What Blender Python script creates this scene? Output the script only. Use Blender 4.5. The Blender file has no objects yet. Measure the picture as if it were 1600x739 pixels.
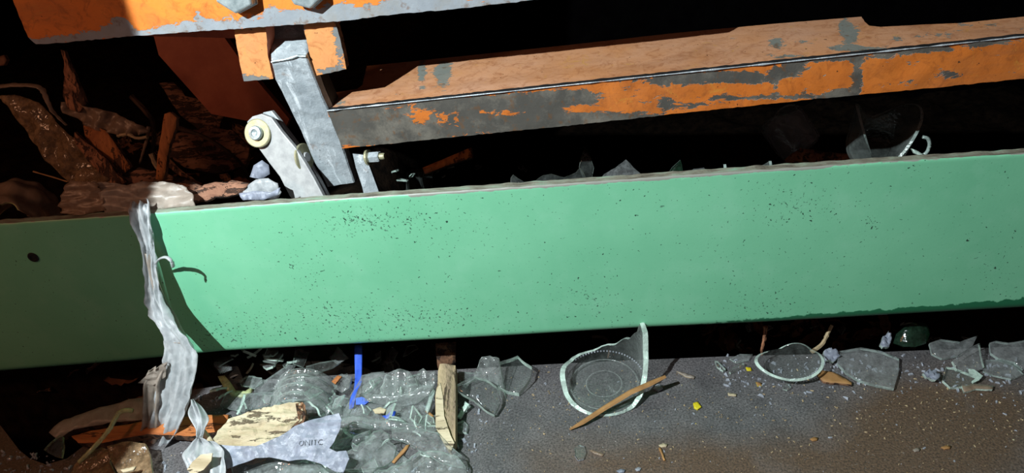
import bpy, bmesh, math, random
from mathutils import Vector, Matrix, noise
from mathutils.geometry import delaunay_2d_cdt

random.seed(7)
C = bpy.context.scene.collection
V = Vector

# ------------------------------------------------------------ camera, world, lights
W, H, F = 1600.0, 739.0, 1150.0
_vp = V((-10000.0, -640.0, -F)).normalized()          # where lines along -X run to, camera space
_xc = -_vp
_zc = V((0, math.cos(math.radians(35)), math.sin(math.radians(35))))
_zc = (_zc - _xc * _zc.dot(_xc)).normalized()
_yc = _zc.cross(_xc)
ROT = Matrix((_xc, _yc, _zc))                          # camera -> world
def raydir(px, py):
    return ROT @ V(((px - W/2) / F, -(py - H/2) / F, -1.0))
_d = raydir(800, 410).normalized()
CAM = V((0.0, 0.0, 0.142)) - _d * 0.65
def Py(px, py, y):
    d = raydir(px, py); return CAM + d * ((y - CAM.y) / d.y)
def Pz(px, py, z):
    d = raydir(px, py); return CAM + d * ((z - CAM.z) / d.z)
def Pp(px, py, o, n):
    d = raydir(px, py); return CAM + d * ((o - CAM).dot(n) / d.dot(n))
def proj(p):
    q = ROT.transposed() @ (p - CAM)
    return (W/2 + F * q.x / -q.z, H/2 - F * q.y / -q.z)

cam_d = bpy.data.cameras.new('camera'); cam = bpy.data.objects.new('camera', cam_d); C.objects.link(cam)
cam.matrix_world = Matrix.Translation(CAM) @ ROT.to_4x4()
cam_d.sensor_fit = 'HORIZONTAL'; cam_d.sensor_width = 36.0; cam_d.lens = 36.0 * F / W
cam_d.clip_start = 0.01; cam_d.clip_end = 50
bpy.context.scene.camera = cam
sc = bpy.context.scene
sc.view_settings.view_transform = 'Standard'; sc.view_settings.look = 'None'
sc.view_settings.exposure = 0.0; sc.view_settings.gamma = 1.0
sc.view_settings.use_curve_mapping = False
sc.cycles.use_denoising = True
sc.cycles.max_bounces = 10; sc.cycles.transparent_max_bounces = 24
sc.cycles.sample_clamp_indirect = 3.0
sc.cycles.caustics_reflective = False; sc.cycles.caustics_refractive = False

wd = bpy.data.worlds.new('dark_shed'); sc.world = wd; wd.use_nodes = True
wd.node_tree.nodes['Background'].inputs[0].default_value = (0.66, 0.40, 0.36, 1)
wd.node_tree.nodes['Background'].inputs[1].default_value = 0.10

# hand torch: wide spot whose cut-off edge stands in for an unseen occluder
TORCH = V((-0.39, -0.46, 0.80))
_b1, _b2 = Py(199, 30, 0.05), Py(230, 610, -0.052)
_n = (_b1 - TORCH).cross(_b2 - TORCH).normalized()
if _n.x < 0: _n = -_n
ld = bpy.data.lights.new('torch', 'SPOT'); torch = bpy.data.objects.new('torch', ld); C.objects.link(torch)
ld.energy = 55.0; ld.color = (0.86, 0.97, 1.0); ld.spot_size = math.radians(179.9); ld.spot_blend = 0.012
ld.shadow_soft_size = 0.0035
torch.location = TORCH
torch.rotation_euler = _n.to_track_quat('-Z', 'Y').to_euler()
# added warm fill lamp, source unseen, for the dim warm light on the left
wl = bpy.data.lights.new('warm_fill', 'POINT'); warm = bpy.data.objects.new('warm_fill', wl); C.objects.link(warm)
wl.energy = 3.0; wl.color = (1.0, 0.46, 0.25); wl.shadow_soft_size = 0.05
warm.location = (-0.74, -0.36, 0.64)

# ------------------------------------------------------------ materials
def hexc(h):
    r, g, b = (int(h[i:i+2], 16) / 255 for i in (0, 2, 4))
    f = lambda c: c / 12.92 if c <= 0.04045 else ((c + 0.055) / 1.055) ** 2.4
    return (f(r), f(g), f(b), 1)
class NT:
    def __init__(s, name):
        s.m = bpy.data.materials.new(name); s.m.use_nodes = True; s.t = s.m.node_tree; s.t.nodes.clear()
        s.out = s.n('ShaderNodeOutputMaterial'); s.tc = s.n('ShaderNodeTexCoord')
    def n(s, typ, **kw):
        o = s.t.nodes.new(typ)
        for k, v in kw.items(): setattr(o, k, v)
        return o
    def l(s, a, b): s.t.links.new(a, b)
    def noise(s, scale, detail=6, rough=0.6, vec=None, stretch=None, dist=0.0):
        o = s.n('ShaderNodeTexNoise'); o.inputs['Scale'].default_value = scale
        o.inputs['Detail'].default_value = detail; o.inputs['Roughness'].default_value = rough
        o.inputs['Distortion'].default_value = dist
        v = vec or s.tc.outputs['Object']
        if stretch:
            mp = s.n('ShaderNodeMapping'); mp.inputs['Scale'].default_value = stretch
            s.l(v, mp.inputs['Vector']); v = mp.outputs['Vector']
        s.l(v, o.inputs['Vector']); return o.outputs['Fac']
    def ramp(s, fac, stops, interp='LINEAR'):
        o = s.n('ShaderNodeValToRGB'); o.color_ramp.interpolation = interp
        e = o.color_ramp.elements
        while len(e) < len(stops): e.new(0.5)
        for k, (p, c) in enumerate(stops):
            e[k].position = p; e[k].color = c if len(c) == 4 else (*c, 1)
        s.l(fac, o.inputs[0]); return o.outputs[0]
    def step(s, fac, a, b): return s.ramp(fac, [(a, (0, 0, 0, 1)), (b, (1, 1, 1, 1))])
    def mix(s, fac, a, b, mode='MIX'):
        o = s.n('ShaderNodeMix', data_type='RGBA', blend_type=mode)
        for sock, v in ((o.inputs[0], fac), (o.inputs[6], a), (o.inputs[7], b)):
            if hasattr(v, 'links') or hasattr(v, 'is_linked'): s.l(v, sock)
            else: sock.default_value = v
        return o.outputs[2]
    def math(s, op, a, b=0.0, c=None):
        o = s.n('ShaderNodeMath', operation=op)
        for k, v in enumerate((a, b) if c is None else (a, b, c)):
            if hasattr(v, 'is_linked'): s.l(v, o.inputs[k])
            else: o.inputs[k].default_value = v
        return o.outputs[0]
    def attr(s, name):
        o = s.n('ShaderNodeAttribute', attribute_name=name); return o.outputs['Fac']
    def bump(s, h, strength=0.3, dist=0.001):
        o = s.n('ShaderNodeBump'); o.inputs['Strength'].default_value = strength; o.inputs['Distance'].default_value = dist
        s.l(h, o.inputs['Height']); return o.outputs[0]
    def bsdf(s, col, rough=0.5, metal=0.0, normal=None, spec=0.5):
        o = s.n('ShaderNodeBsdfPrincipled')
        for key, v in (('Base Color', col), ('Roughness', rough), ('Metallic', metal)):
            if hasattr(v, 'is_linked'): s.l(v, o.inputs[key])
            else: o.inputs[key].default_value = v
        o.inputs['Specular IOR Level'].default_value = spec
        if normal is not None: s.l(normal, o.inputs['Normal'])
        return o
    def done(s, sh): s.l(sh, s.out.inputs[0]); return s.m

def mat_green():
    s = NT('green_enamel_paint')
    big = s.noise(9, 4); grain = s.noise(380, 5); sp = s.noise(430, 3, 0.5, dist=0.6); sp2 = s.noise(170, 5, 0.6, dist=1.0)
    col = s.mix(s.step(big, 0.35, 0.68), hexc('80cba2'), hexc('74c198'))
    col = s.mix(s.math('MULTIPLY', s.step(s.noise(30, 6), 0.52, 0.72), 0.35), col, hexc('92d2b0'))
    chip = s.attr('chip')
    dens = s.math('ADD', sp, s.math('MULTIPLY', chip, 0.16))
    dots = s.step(dens, 0.695, 0.715)
    d2 = s.math('ADD', sp2, s.math('MULTIPLY', chip, 0.17))
    col = s.mix(dots, col, hexc('2c4a3c'))
    col = s.mix(s.math('MULTIPLY', s.step(d2, 0.71, 0.75), 0.8), col, hexc('3f5f50'))
    pale = s.step(s.noise(150, 3, dist=1.5), 0.72, 0.75)
    col = s.mix(s.math('MULTIPLY', pale, 0.35), col, hexc('a6e0bd'))
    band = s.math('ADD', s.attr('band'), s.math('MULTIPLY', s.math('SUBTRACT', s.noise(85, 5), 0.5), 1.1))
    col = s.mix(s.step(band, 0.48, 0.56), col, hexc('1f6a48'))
    worn = s.math('ADD', s.attr('worn'), s.math('MULTIPLY', s.math('SUBTRACT', s.noise(120, 6, 0.7, stretch=(0.3, 1, 1)), 0.5), 1.4))
    col = s.mix(s.step(worn, 0.55, 0.62), col, hexc('8f9088'))
    h = s.math('ADD', s.math('MULTIPLY', grain, 0.25), s.math('MULTIPLY', s.math('SUBTRACT', 1.0, dots), 0.8))
    b = s.bsdf(col, 0.42, 0, s.bump(h, 0.35, 0.0006))
    return s.done(b.outputs[0])
def mat_greenedge():
    s = NT('worn_plate_edge')
    f = s.noise(160, 6, 0.7, stretch=(0.25, 1, 1))
    col = s.ramp(f, [(0.3, hexc('4c4840')), (0.45, hexc('7c7a6c')), (0.58, hexc('8f9a88')), (0.7, hexc('86b79a'))])
    return s.done(s.bsdf(col, 0.6, 0.1, s.bump(f, 0.5, 0.001)).outputs[0])
def mat_orange(name, c1, c2, bare1, bare2, bias=0.0, rough=0.45):
    s = NT(name)
    chip = s.math('ADD', s.attr('chip'), s.math('MULTIPLY', s.math('SUBTRACT', s.noise(48, 8, 0.68, stretch=(0.7, 1, 1.25), dist=0.5), 0.5), 1.35))
    chip = s.math('ADD', chip, s.math('MULTIPLY', s.math('SUBTRACT', s.noise(150, 5, 0.7, stretch=(0.6, 1, 1.4), dist=1.2), 0.5), 1.5))
    m = s.step(chip, 0.50 - bias, 0.53 - bias)
    paint = s.mix(s.step(s.noise(22, 5), 0.3, 0.7), c1, c2)
    paint = s.mix(s.math('MULTIPLY', s.step(s.noise(75, 6, 0.7, dist=1.5), 0.50, 0.70), 0.6), paint, hexc('8a4a24'))
    paint = s.mix(s.step(s.noise(260, 3), 0.70, 0.73), paint, hexc('3a2618'))
    grime = s.math('MULTIPLY', s.step(s.noise(16, 7, 0.7, stretch=(0.5, 1, 1), dist=1.0), 0.46, 0.68), 0.45)
    paint = s.mix(grime, paint, hexc('8d5a3a'))
    paint = s.mix(s.math('MULTIPLY', s.step(s.noise(34, 8, 0.75, dist=2.0), 0.60, 0.66), 0.45), paint, hexc('c9963e'))
    bare = s.mix(s.noise(60, 6), bare1, bare2)
    bare = s.mix(s.math('MULTIPLY', s.step(s.noise(24, 8, 0.75), 0.48, 0.62), 0.45), bare, hexc('a39c8e'))
    bare = s.mix(s.math('MULTIPLY', s.step(s.noise(130, 5), 0.56, 0.66), 0.6), bare, hexc('7d5a3c'))
    col = s.mix(m, paint, bare)
    rg = s.math('ADD', s.math('MULTIPLY', s.noise(90, 4), 0.3), 0.28)
    h = s.math('ADD', s.math('MULTIPLY', s.math('SUBTRACT', 1.0, m), 1.0), s.math('MULTIPLY', s.noise(300, 4), 0.35))
    b = s.bsdf(col, rg, s.math('MULTIPLY', m, 0.35), s.bump(h, 0.55, 0.0008))
    return s.done(b.outputs[0])
def mat_simple(name, c1, c2, scale=40, rough=0.6, metal=0.0, bump=0.4, stretch=None, lo=0.35, hi=0.65, dist=0.0, bd=0.001, spec=0.5):
    s = NT(name)
    f = s.noise(scale, 8, 0.65, stretch=stretch, dist=dist)
    col = s.ramp(f, [(lo, hexc(c1)), (hi, hexc(c2))])
    return s.done(s.bsdf(col, rough, metal, s.bump(f, bump, bd), spec).outputs[0])
def mat_wood(name, c1, c2, dark, stretch, scale=50, crack=0.60, rough=0.75):
    s = NT(name)
    f = s.noise(scale, 8, 0.65, stretch=stretch, dist=0.6); g = s.noise(scale * 3.2, 6, 0.7, stretch=stretch, dist=0.4); b = s.noise(scale * 0.5, 4)
    col = s.ramp(f, [(0.35, hexc(c1)), (0.62, hexc(c2))])
    col = s.mix(s.math('MULTIPLY', s.step(g, 0.5, 0.68), 0.55), col, hexc(c1))
    ck = s.step(s.math('ADD', g, s.math('MULTIPLY', b, 0.25)), crack + 0.14, crack + 0.18)
    col = s.mix(s.math('MULTIPLY', ck, 0.85), col, hexc(dark))
    h = s.math('SUBTRACT', s.math('ADD', f, s.math('MULTIPLY', g, 0.6)), s.math('MULTIPLY', ck, 0.6))
    return s.done(s.bsdf(col, rough, 0, s.bump(h, 0.9, 0.003)).outputs[0])
def mat_glass(name, tint=(0.985, 0.995, 0.99), dust=0.02, rough=0.06, dustcol='9fa8a4', bs=0.5, refl=0.9, graze=0.32):
    s = NT(name)
    tr = s.n('ShaderNodeBsdfTransparent'); tr.inputs[0].default_value = (*tint, 1)
    gl = s.n('ShaderNodeBsdfGlossy'); gl.inputs['Roughness'].default_value = rough; gl.inputs[0].default_value = (1, 1, 1, 1)
    bm = s.bump(s.noise(55, 3), bs, 0.004); s.l(bm, gl.inputs['Normal'])
    fr = s.n('ShaderNodeFresnel'); fr.inputs[0].default_value = 1.5; s.l(bm, fr.inputs['Normal'])
    mx = s.n('ShaderNodeMixShader'); gm = s.n('ShaderNodeNewGeometry'); s.l(s.math('MULTIPLY', s.math('MULTIPLY', fr.outputs[0], refl), s.math('SUBTRACT', 1.0, gm.outputs['Backfacing'])), mx.inputs[0]); s.l(tr.outputs[0], mx.inputs[1]); s.l(gl.outputs[0], mx.inputs[2])
    df = s.n('ShaderNodeBsdfDiffuse'); df.inputs[0].default_value = hexc(dustcol)
    m2 = s.n('ShaderNodeMixShader')
    f = s.math('MULTIPLY', s.step(s.noise(140, 6, 0.7), 0.42, 0.75), dust * 4)
    lw = s.n('ShaderNodeLayerWeight'); lw.inputs[0].default_value = 0.5; s.l(bm, lw.inputs['Normal'])
    gz_ = s.math('MULTIPLY', s.math('POWER', lw.outputs['Facing'], 2.2), graze)
    s.l(s.math('ADD', s.math('ADD', f, dust), gz_), m2.inputs[0]); s.l(mx.outputs[0], m2.inputs[1]); s.l(df.outputs[0], m2.inputs[2])
    return s.done(m2.outputs[0])
def mat_film(name, c1, c2, alpha=0.8, rough=0.25, scale=60):
    s = NT(name)
    f = s.noise(scale, 6, 0.6, dist=1.5)
    b = s.bsdf(s.ramp(f, [(0.35, hexc(c1)), (0.65, hexc(c2))]), rough, 0, s.bump(s.math('ADD', s.math('MULTIPLY', f, 0.5), s.noise(scale * 3, 5, 0.7, dist=0.8)), 0.4, 0.0012))
    tl = s.n('ShaderNodeBsdfTranslucent'); tl.inputs[0].default_value = hexc(c2)
    m0 = s.n('ShaderNodeMixShader'); m0.inputs[0].default_value = 0.25; s.l(b.outputs[0], m0.inputs[1]); s.l(tl.outputs[0], m0.inputs[2])
    tr = s.n('ShaderNodeBsdfTransparent'); m1 = s.n('ShaderNodeMixShader'); m1.inputs[0].default_value = alpha
    s.l(tr.outputs[0], m1.inputs[1]); s.l(m0.outputs[0], m1.inputs[2])
    return s.done(m1.outputs[0])
def mat_floor():
    s = NT('gritty_dark_floor')
    big = s.noise(4.5, 5, 0.55); mid = s.noise(28, 8, 0.7); fine = s.noise(560, 4, 0.65)
    base = s.mix(s.step(mid, 0.3, 0.72), hexc('555355'), hexc('7a7778'))
    base = s.mix(s.step(s.math('ADD', big, s.math('MULTIPLY', s.attr('chip'), 0.5)), 0.66, 1.15), base, hexc('6a5443'))
    base = s.mix(s.math('MULTIPLY', s.step(s.noise(11, 6, 0.6, dist=0.5), 0.55, 0.7), 0.35), base, hexc('857f80'))
    base = s.mix(s.step(fine, 0.36, 0.60), s.mix(0.7, base, hexc('1f1d1e')), base)
    base = s.mix(s.math('MULTIPLY', s.step(s.noise(300, 4, 0.7), 0.60, 0.70), 0.5), base, hexc('98928c'))
    v = s.n('ShaderNodeTexVoronoi'); v.inputs['Scale'].default_value = 170; s.l(s.tc.outputs['Object'], v.inputs['Vector'])
    near = s.math('LESS_THAN', v.outputs['Distance'], s.math('MULTIPLY', s.step(mid, 0.45, 0.72), 0.20))
    sel = s.n('ShaderNodeSeparateColor'); s.l(v.outputs['Color'], sel.inputs[0])
    speck = s.ramp(sel.outputs[0], [(0.0, hexc('8d8577')), (0.4, hexc('b9a78a')), (0.6, hexc('8f6f4d')), (0.8, hexc('c9cdd6')), (0.95, hexc('b5a24e'))])
    keep = s.math('MULTIPLY', near, s.math('GREATER_THAN', sel.outputs[1], 0.62))
    base = s.mix(keep, base, speck)
    h = s.math('ADD', s.math('MULTIPLY', fine, 0.6), s.math('MULTIPLY', mid, 0.8))
    return s.done(s.bsdf(base, 0.55, 0, s.bump(h, 0.6, 0.0015)).outputs[0])

M = {}
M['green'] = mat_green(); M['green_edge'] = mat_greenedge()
M['or_plate'] = mat_orange('chipped_orange_paint', hexc('e8873a'), hexc('e07c30'), hexc('8f979f'), hexc('b8bec4'))
M['or_bar'] = mat_orange('scuffed_orange_paint', hexc('c76a26'), hexc('d47a34'), hexc('54534f'), hexc('6f6b64'))
M['or_top'] = mat_orange('toplit_worn_orange_paint', hexc('cb9a7a'), hexc('c98c5e'), hexc('8b8f88'), hexc('a0a298'))  # worn paint, lightened to put light on the upward face into its colour
M['or_block'] = mat_orange('worn_block_paint', hexc('d58c5c'), hexc('d99a5a'), hexc('8d9090'), hexc('7d8488'))
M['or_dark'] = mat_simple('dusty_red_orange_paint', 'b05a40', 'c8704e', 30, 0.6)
def mat_steel():
    s = NT('scraped_bare_steel')
    a = s.noise(26, 8, 0.7); b = s.noise(60, 6, 0.7, stretch=(1.6, 1.6, 0.35), dist=0.8); c = s.noise(140, 5, 0.7)
    col = s.mix(s.step(a, 0.35, 0.65), hexc('8e979d'), hexc('bcc3c7'))
    col = s.mix(s.math('MULTIPLY', s.step(b, 0.55, 0.66), 0.8), col, hexc('e6edf2'))
    col = s.mix(s.math('MULTIPLY', s.step(c, 0.60, 0.70), 0.7), col, hexc('5b5a5a'))
    col = s.mix(s.math('MULTIPLY', s.step(s.noise(38, 5), 0.60, 0.68), 0.5), col, hexc('8f6a4c'))
    return s.done(s.bsdf(col, 0.45, 0.15, s.bump(s.math('ADD', b, c), 0.6, 0.0015)).outputs[0])
M['steel'] = mat_steel()
M['zinc'] = mat_simple('matt_zinc_plate', 'a3a4a5', 'bdbebd', 120, 0.5, 0.15, 0.15)
M['brass'] = mat_simple('yellowed_washer', 'a8a684', 'c8c4a0', 150, 0.38, 0.5, 0.1)
M['bolt'] = mat_simple('grimy_bolt_steel', '9aa8ab', 'cdd8d9', 140, 0.35, 0.5, 0.3)
M['darksteel'] = mat_simple('near_black_steel', '17181a', '262628', 30, 0.6, 0.2)  # near-black for side faces, the hole and the crack
M['black'] = mat_simple('unlit_black', '060506', '0b0a0b', 20, 1.0, spec=0.0)  # near-black walls stand in for the unlit depth behind the machine
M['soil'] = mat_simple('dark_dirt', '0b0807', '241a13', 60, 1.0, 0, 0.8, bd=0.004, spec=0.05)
M['floor'] = mat_floor()
M['glass'] = mat_glass('clear_broken_glass')
M['glass_dusty'] = mat_glass('dusty_broken_glass', (0.955, 0.965, 0.96), 0.065, 0.09, 'b4b8b8', bs=0.8)
M['glass_ribbed'] = mat_glass('moulded_clear_glass', (0.96, 0.98, 0.97), 0.05, 0.08, 'c4cac8', bs=0.9, graze=0.6)
M['glass_green'] = mat_glass('green_bottle_glass', (0.45, 0.65, 0.53), 0.08, 0.15, '3c5a48')
M['glass_brown'] = mat_glass('smoky_brown_plastic', (0.84, 0.78, 0.72), 0.22, 0.18, '9a8062', bs=0.9)
def mat_edge(name, col, tr=0.35):
    s = NT(name)
    b = s.bsdf(hexc(col), 0.22, 0, s.bump(s.noise(180, 3), 0.6, 0.002), 0.8)
    t = s.n('ShaderNodeBsdfTransparent'); mx = s.n('ShaderNodeMixShader'); s.l(s.ramp(s.noise(55, 4, 0.7), [(0.36, (0.45 * (1 - tr),) * 3), (0.56, (1 - tr * 0.6,) * 3)]), mx.inputs[0])
    s.l(t.outputs[0], mx.inputs[1]); s.l(b.outputs[0], mx.inputs[2]); return s.done(mx.outputs[0])
M['edge'] = mat_edge('fractured_glass_edge', 'd0e6da', 0.15)  # rough broken edge; pale green also stands in for light guided through glass
M['edge_dim'] = mat_edge('fine_fractured_glass_edge', 'b9cbc4', 0.35)
M['edge_yellow'] = mat_edge('yellowish_fractured_edge', 'c6cc94', 0.25)
M['wood'] = mat_wood('weathered_wood', '8d7a61', 'c9b28a', '4a3826', (0.12, 1, 1))
M['wood_x'] = mat_wood('pale_split_wood', 'b09e7e', 'dccdae', '5c4a36', (0.22, 1, 1), 50, 0.56)
M['wood_v'] = mat_wood('pale_grained_stick', '8a7862', 'c8b08a', '3e3022', (1, 0.1, 0.6), 60, 0.54)
M['wood_or'] = mat_wood('orange_brown_wood', '8a4f2a', 'd08447', '3c2012', (0.5, 0.5, 0.14), 80, 0.54)
M['wood_orx'] = mat_wood('orange_brown_stick_wood', '9a5528', 'c9793c', '4a2814', (0.14, 1, 1), 60, 0.58)  # orange-brown also carries the warm shade on this end of the wood
M['splinter'] = mat_simple('tan_splinter_wood', '8a6238', 'b88a55', 70, 0.7, 0, 0.5, stretch=(0.4, 0.4, 1))
M['bark'] = mat_wood('brown_bark', '54382a', '9a7052', '20140d', (0.6, 1, 0.5), 60, 0.50, 0.85)
M['bark_red'] = mat_wood('reddish_fibrous_bark', '6f4630', 'c08560', '25160f', (0.8, 0.8, 0.16), 70, 0.50, 0.8)
M['bark_flat'] = mat_wood('dim_fibrous_bark', '6a4534', 'a87a60', '20140e', (0.16, 0.6, 0.8), 60, 0.48, 0.85)
M['leaf'] = mat_simple('dead_leaf', '4d2f1c', '7d4f30', 45, 0.75, 0, 0.6, bd=0.002)
M['film'] = mat_film('cloudy_white_film', 'a9adb0', 'd3d6d8', 0.92, 0.32)
M['film_lilac'] = mat_film('bluish_white_film', '8e94a2', 'b4bacb', 0.88, 0.3, 90)
M['film_brown'] = mat_film('dirty_clear_film', '9c8570', 'bda58e', 0.62, 0.22)
M['film_grey'] = mat_film('greyish_wrap', 'a09488', 'c2b6aa', 0.8, 0.3)
M['blue'] = mat_simple('bright_blue_tape', '2b4fc4', '4a72e8', 60, 0.4, 0, 0.3)
M['yellow'] = mat_simple('yellow_flake', 'c9b51c', 'e0d030', 60, 0.5)
M['ink'] = mat_simple('grey_film_print', '868c9a', '9297a6', 60, 0.6)
M['crumb'] = mat_edge('bluish_glass_crumb', 'b4b9c4', 0.3)
M['root'] = mat_simple('dark_dry_root', '2a1c14', '4f3726', 70, 0.85, 0, 0.6)

# ------------------------------------------------------------ mesh helpers
def put(name, me, mats, parent=None, smooth=False):
    if not isinstance(mats, (list, tuple)): mats = [mats]
    for m in mats: me.materials.append(m)
    if smooth:
        for p in me.polygons: p.use_smooth = True
    o = bpy.data.objects.new(name, me); C.objects.link(o)
    if parent is not None:
        o.parent = parent
        o.matrix_parent_inverse = Matrix.Translation(-parent.location)
    return o
def empty(name, loc):
    o = bpy.data.objects.new(name, None); C.objects.link(o); o.location = loc; o.empty_display_size = 0.01; return o
def tag(o, label=None, cat=None, group=None, kind=None):
    if label: o['label'] = label
    if cat: o['category'] = cat
    if group: o['group'] = group
    if kind: o['kind'] = kind
    return o
def centre(o):
    """put the origin of a top-level mesh at the bottom centre of its box"""
    me = o.data; n = len(me.vertices)
    if not n: return o
    c = V((0, 0, 0))
    for v in me.vertices: c += v.co
    c /= n; c.z = min(v.co.z for v in me.vertices)
    me.transform(Matrix.Translation(-c)); o.location = c
    return o
def inside(p, poly):
    x, y = p; r = False; j = len(poly) - 1
    for i in range(len(poly)):
        (xi, yi), (xj, yj) = poly[i], poly[j]
        if (yi > y) != (yj > y) and x < (xj - xi) * (y - yi) / (yj - yi) + xi: r = not r
        j = i
    return r
def resample(poly, step, jag=0.0, rnd=random):
    out = []
    for i in range(len(poly)):
        a, b = V(poly[i]), V(poly[(i + 1) % len(poly)]); L = (b - a).length
        k = max(1, round(L / step))
        nn = V((-(b - a).y, (b - a).x)) / max(L, 1e-9)
        for q in range(k):
            p = a + (b - a) * (q / k)
            if q and jag: p = p + nn * rnd.uniform(-jag, jag)
            out.append((p.x, p.y))
    return out
def cdt(poly, step):
    pts = [V(p) for p in poly]; nb = len(pts)
    xs = [p[0] for p in poly]; ys = [p[1] for p in poly]
    j = 0; y = min(ys) + step * 0.5
    while y < max(ys):
        x = min(xs) + step * (0.5 + 0.5 * (j % 2))
        while x < max(xs):
            if inside((x, y), poly) and min((p[0] - x) ** 2 + (p[1] - y) ** 2 for p in poly) > (0.45 * step) ** 2:
                pts.append(V((x, y)))
            x += step
        y += step * 0.87; j += 1
    edges = [(i, (i + 1) % nb) for i in range(nb)]
    vs, es, fs, *_ = delaunay_2d_cdt(pts, edges, [], 1, 1e-7)
    return vs, [list(f) for f in fs]
def slab_mesh(pts, o, n, thick, step, disp=None, jag=0.0, back=None):
    """closed plate: outline points already in 3D on plane (o,n); front on the plane, body behind it"""
    n = n.normalized(); u = V((1, 0, 0)) - n * n.x
    if u.length < 0.1: u = V((0, 1, 0)) - n * n.y
    u.normalize(); v = n.cross(u)
    poly = [((p - o).dot(u), (p - o).dot(v)) for p in pts]
    area = sum(poly[i][0] * poly[(i+1) % len(poly)][1] - poly[(i+1) % len(poly)][0] * poly[i][1] for i in range(len(poly)))
    if area < 0: poly.reverse()
    poly = resample(poly, step, jag)
    vs, fs = cdt(poly, step)
    N = len(vs); co = []
    us = [p[0] for p in poly]; vv = [p[1] for p in poly]
    u0, u1, v0, v1 = min(us), max(us), min(vv), max(vv)
    for p in vs:
        d = disp((p.x - u0) / (u1 - u0 + 1e-9), (p.y - v0) / (v1 - v0 + 1e-9), p) if disp else 0.0
        co.append(o + u * p.x + v * p.y + n * d)
    for k, p in enumerate(vs):
        b = back(p) if back else 0.0
        co.append(co[k] - n * (thick + b))
    fl = []
    for f in fs:
        a, b, c = (V((vs[i].x, vs[i].y)) for i in f[:3])
        if (b - a).x * (c - a).y - (b - a).y * (c - a).x < 0: f = f[::-1]
        fl.append(f)
    cnt = {}
    for f in fl:
        for i in range(len(f)):
            cnt[(f[i], f[(i + 1) % len(f)])] = 1
    faces = [tuple(f) for f in fl] + [tuple(i + N for i in reversed(f)) for f in fl]
    nf = len(faces)
    for (a, b) in list(cnt):
        if (b, a) not in cnt: faces.append((b, a, a + N, b + N))
    me = bpy.data.meshes.new('slab'); me.from_pydata([tuple(c) for c in co], [], faces)
    for p in me.polygons[nf:]: p.material_index = 1
    me.update()
    return me
def slab(name, px, at, n, thick, mat, rim=None, step=0.006, disp=None, jag=0.0, back=None, parent=None, smooth=False):
    """outline in photo pixels laid on the world plane through `at` with normal n"""
    n = V(n).normalized()
    pts = [Pp(x, y, at, n) for x, y in px]
    me = slab_mesh(pts, at, n, thick, step, disp, jag, back)
    ob = put(name, me, [mat, rim or mat], parent)
    if smooth:
        for p in me.polygons:
            if p.material_index == 0: p.use_smooth = True
    return centre(ob) if parent is None else ob
def crumple(amp, freq, seed=0, ridge=True):
    def f(a, b, p):
        fx, fy = freq if isinstance(freq, tuple) else (freq, freq)
        q = V((p.x * fx, p.y * fy, seed * 3.7))
        s = noise.fractal(q, 0.9, 2.1, 4)
        if ridge: s = (0.5 - abs(noise.noise(q))) * 1.6 + 0.35 * noise.noise(q * 2.7)
        return amp * s
    return f
def bend(amp, axis='u', amp2=0.0, f2=None):
    def f(a, b, p):
        t = a if axis == 'u' else b
        return amp * (1 - (2 * t - 1) ** 2) + (f2(a, b, p) if f2 else 0)
    return f
def tube_mesh(path, radii, sides=8, flat=1.0, jit=0.0, seed=0, cap=True):
    vs, fs = [], []
    up = V((0, 0, 1)); prev = None
    for i, p in enumerate(path):
        a = path[max(i - 1, 0)]; b = path[min(i + 1, len(path) - 1)]
        t = (b - a).normalized()
        s = t.cross(up if prev is None else prev.cross(t))
        if prev is None and s.length < 0.1: s = t.cross(V((0, 1, 0)))
        s.normalize(); w = s.cross(t).normalized(); prev = s if False else prev
        for k in range(sides):
            ang = 2 * math.pi * k / sides
            r = radii[i] * (1 + jit * noise.noise(V((i * 0.9, k * 1.7, seed))))
            vs.append(p + s * (math.cos(ang) * r) + w * (math.sin(ang) * r * flat))
    n = len(path)
    for i in range(n - 1):
        for k in range(sides):
            a = i * sides + k; b = i * sides + (k + 1) % sides
            fs.append((a, b, b + sides, a + sides))
    if cap:
        fs.append(tuple(reversed(range(sides)))); fs.append(tuple(range((n - 1) * sides, n * sides)))
    me = bpy.data.meshes.new('tube'); me.from_pydata([tuple(v) for v in vs], [], fs); me.update(); return me
def smoothpath(pts, k=5):
    out = []
    for i in range(len(pts) - 1):
        p0 = pts[max(i - 1, 0)]; p1 = pts[i]; p2 = pts[i + 1]; p3 = pts[min(i + 2, len(pts) - 1)]
        for q in range(k):
            t = q / k
            out.append(0.5 * ((2 * p1) + (p2 - p0) * t + (2 * p0 - 5 * p1 + 4 * p2 - p3) * t * t + (3 * p1 - p0 - 3 * p2 + p3) * t ** 3))
    out.append(pts[-1]); return out
def tube(name, pts, r0, r1, mat, parent=None, sides=8, flat=1.0, jit=0.25, k=5, seed=0, mid=None):
    path = smoothpath(pts, k) if len(pts) > 2 else [pts[0].lerp(pts[1], i / 6) for i in range(7)]
    m = len(path) - 1
    rad = [(r0 + (r1 - r0) * i / m) if mid is None else ((r0 + (mid - r0) * 2 * i / m) if i < m / 2 else (mid + (r1 - mid) * (2 * i / m - 1))) for i in range(m + 1)]
    o = put(name, tube_mesh(path, rad, sides, flat, jit, seed), mat, parent, smooth=sides > 6)
    return centre(o) if parent is None else o
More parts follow.
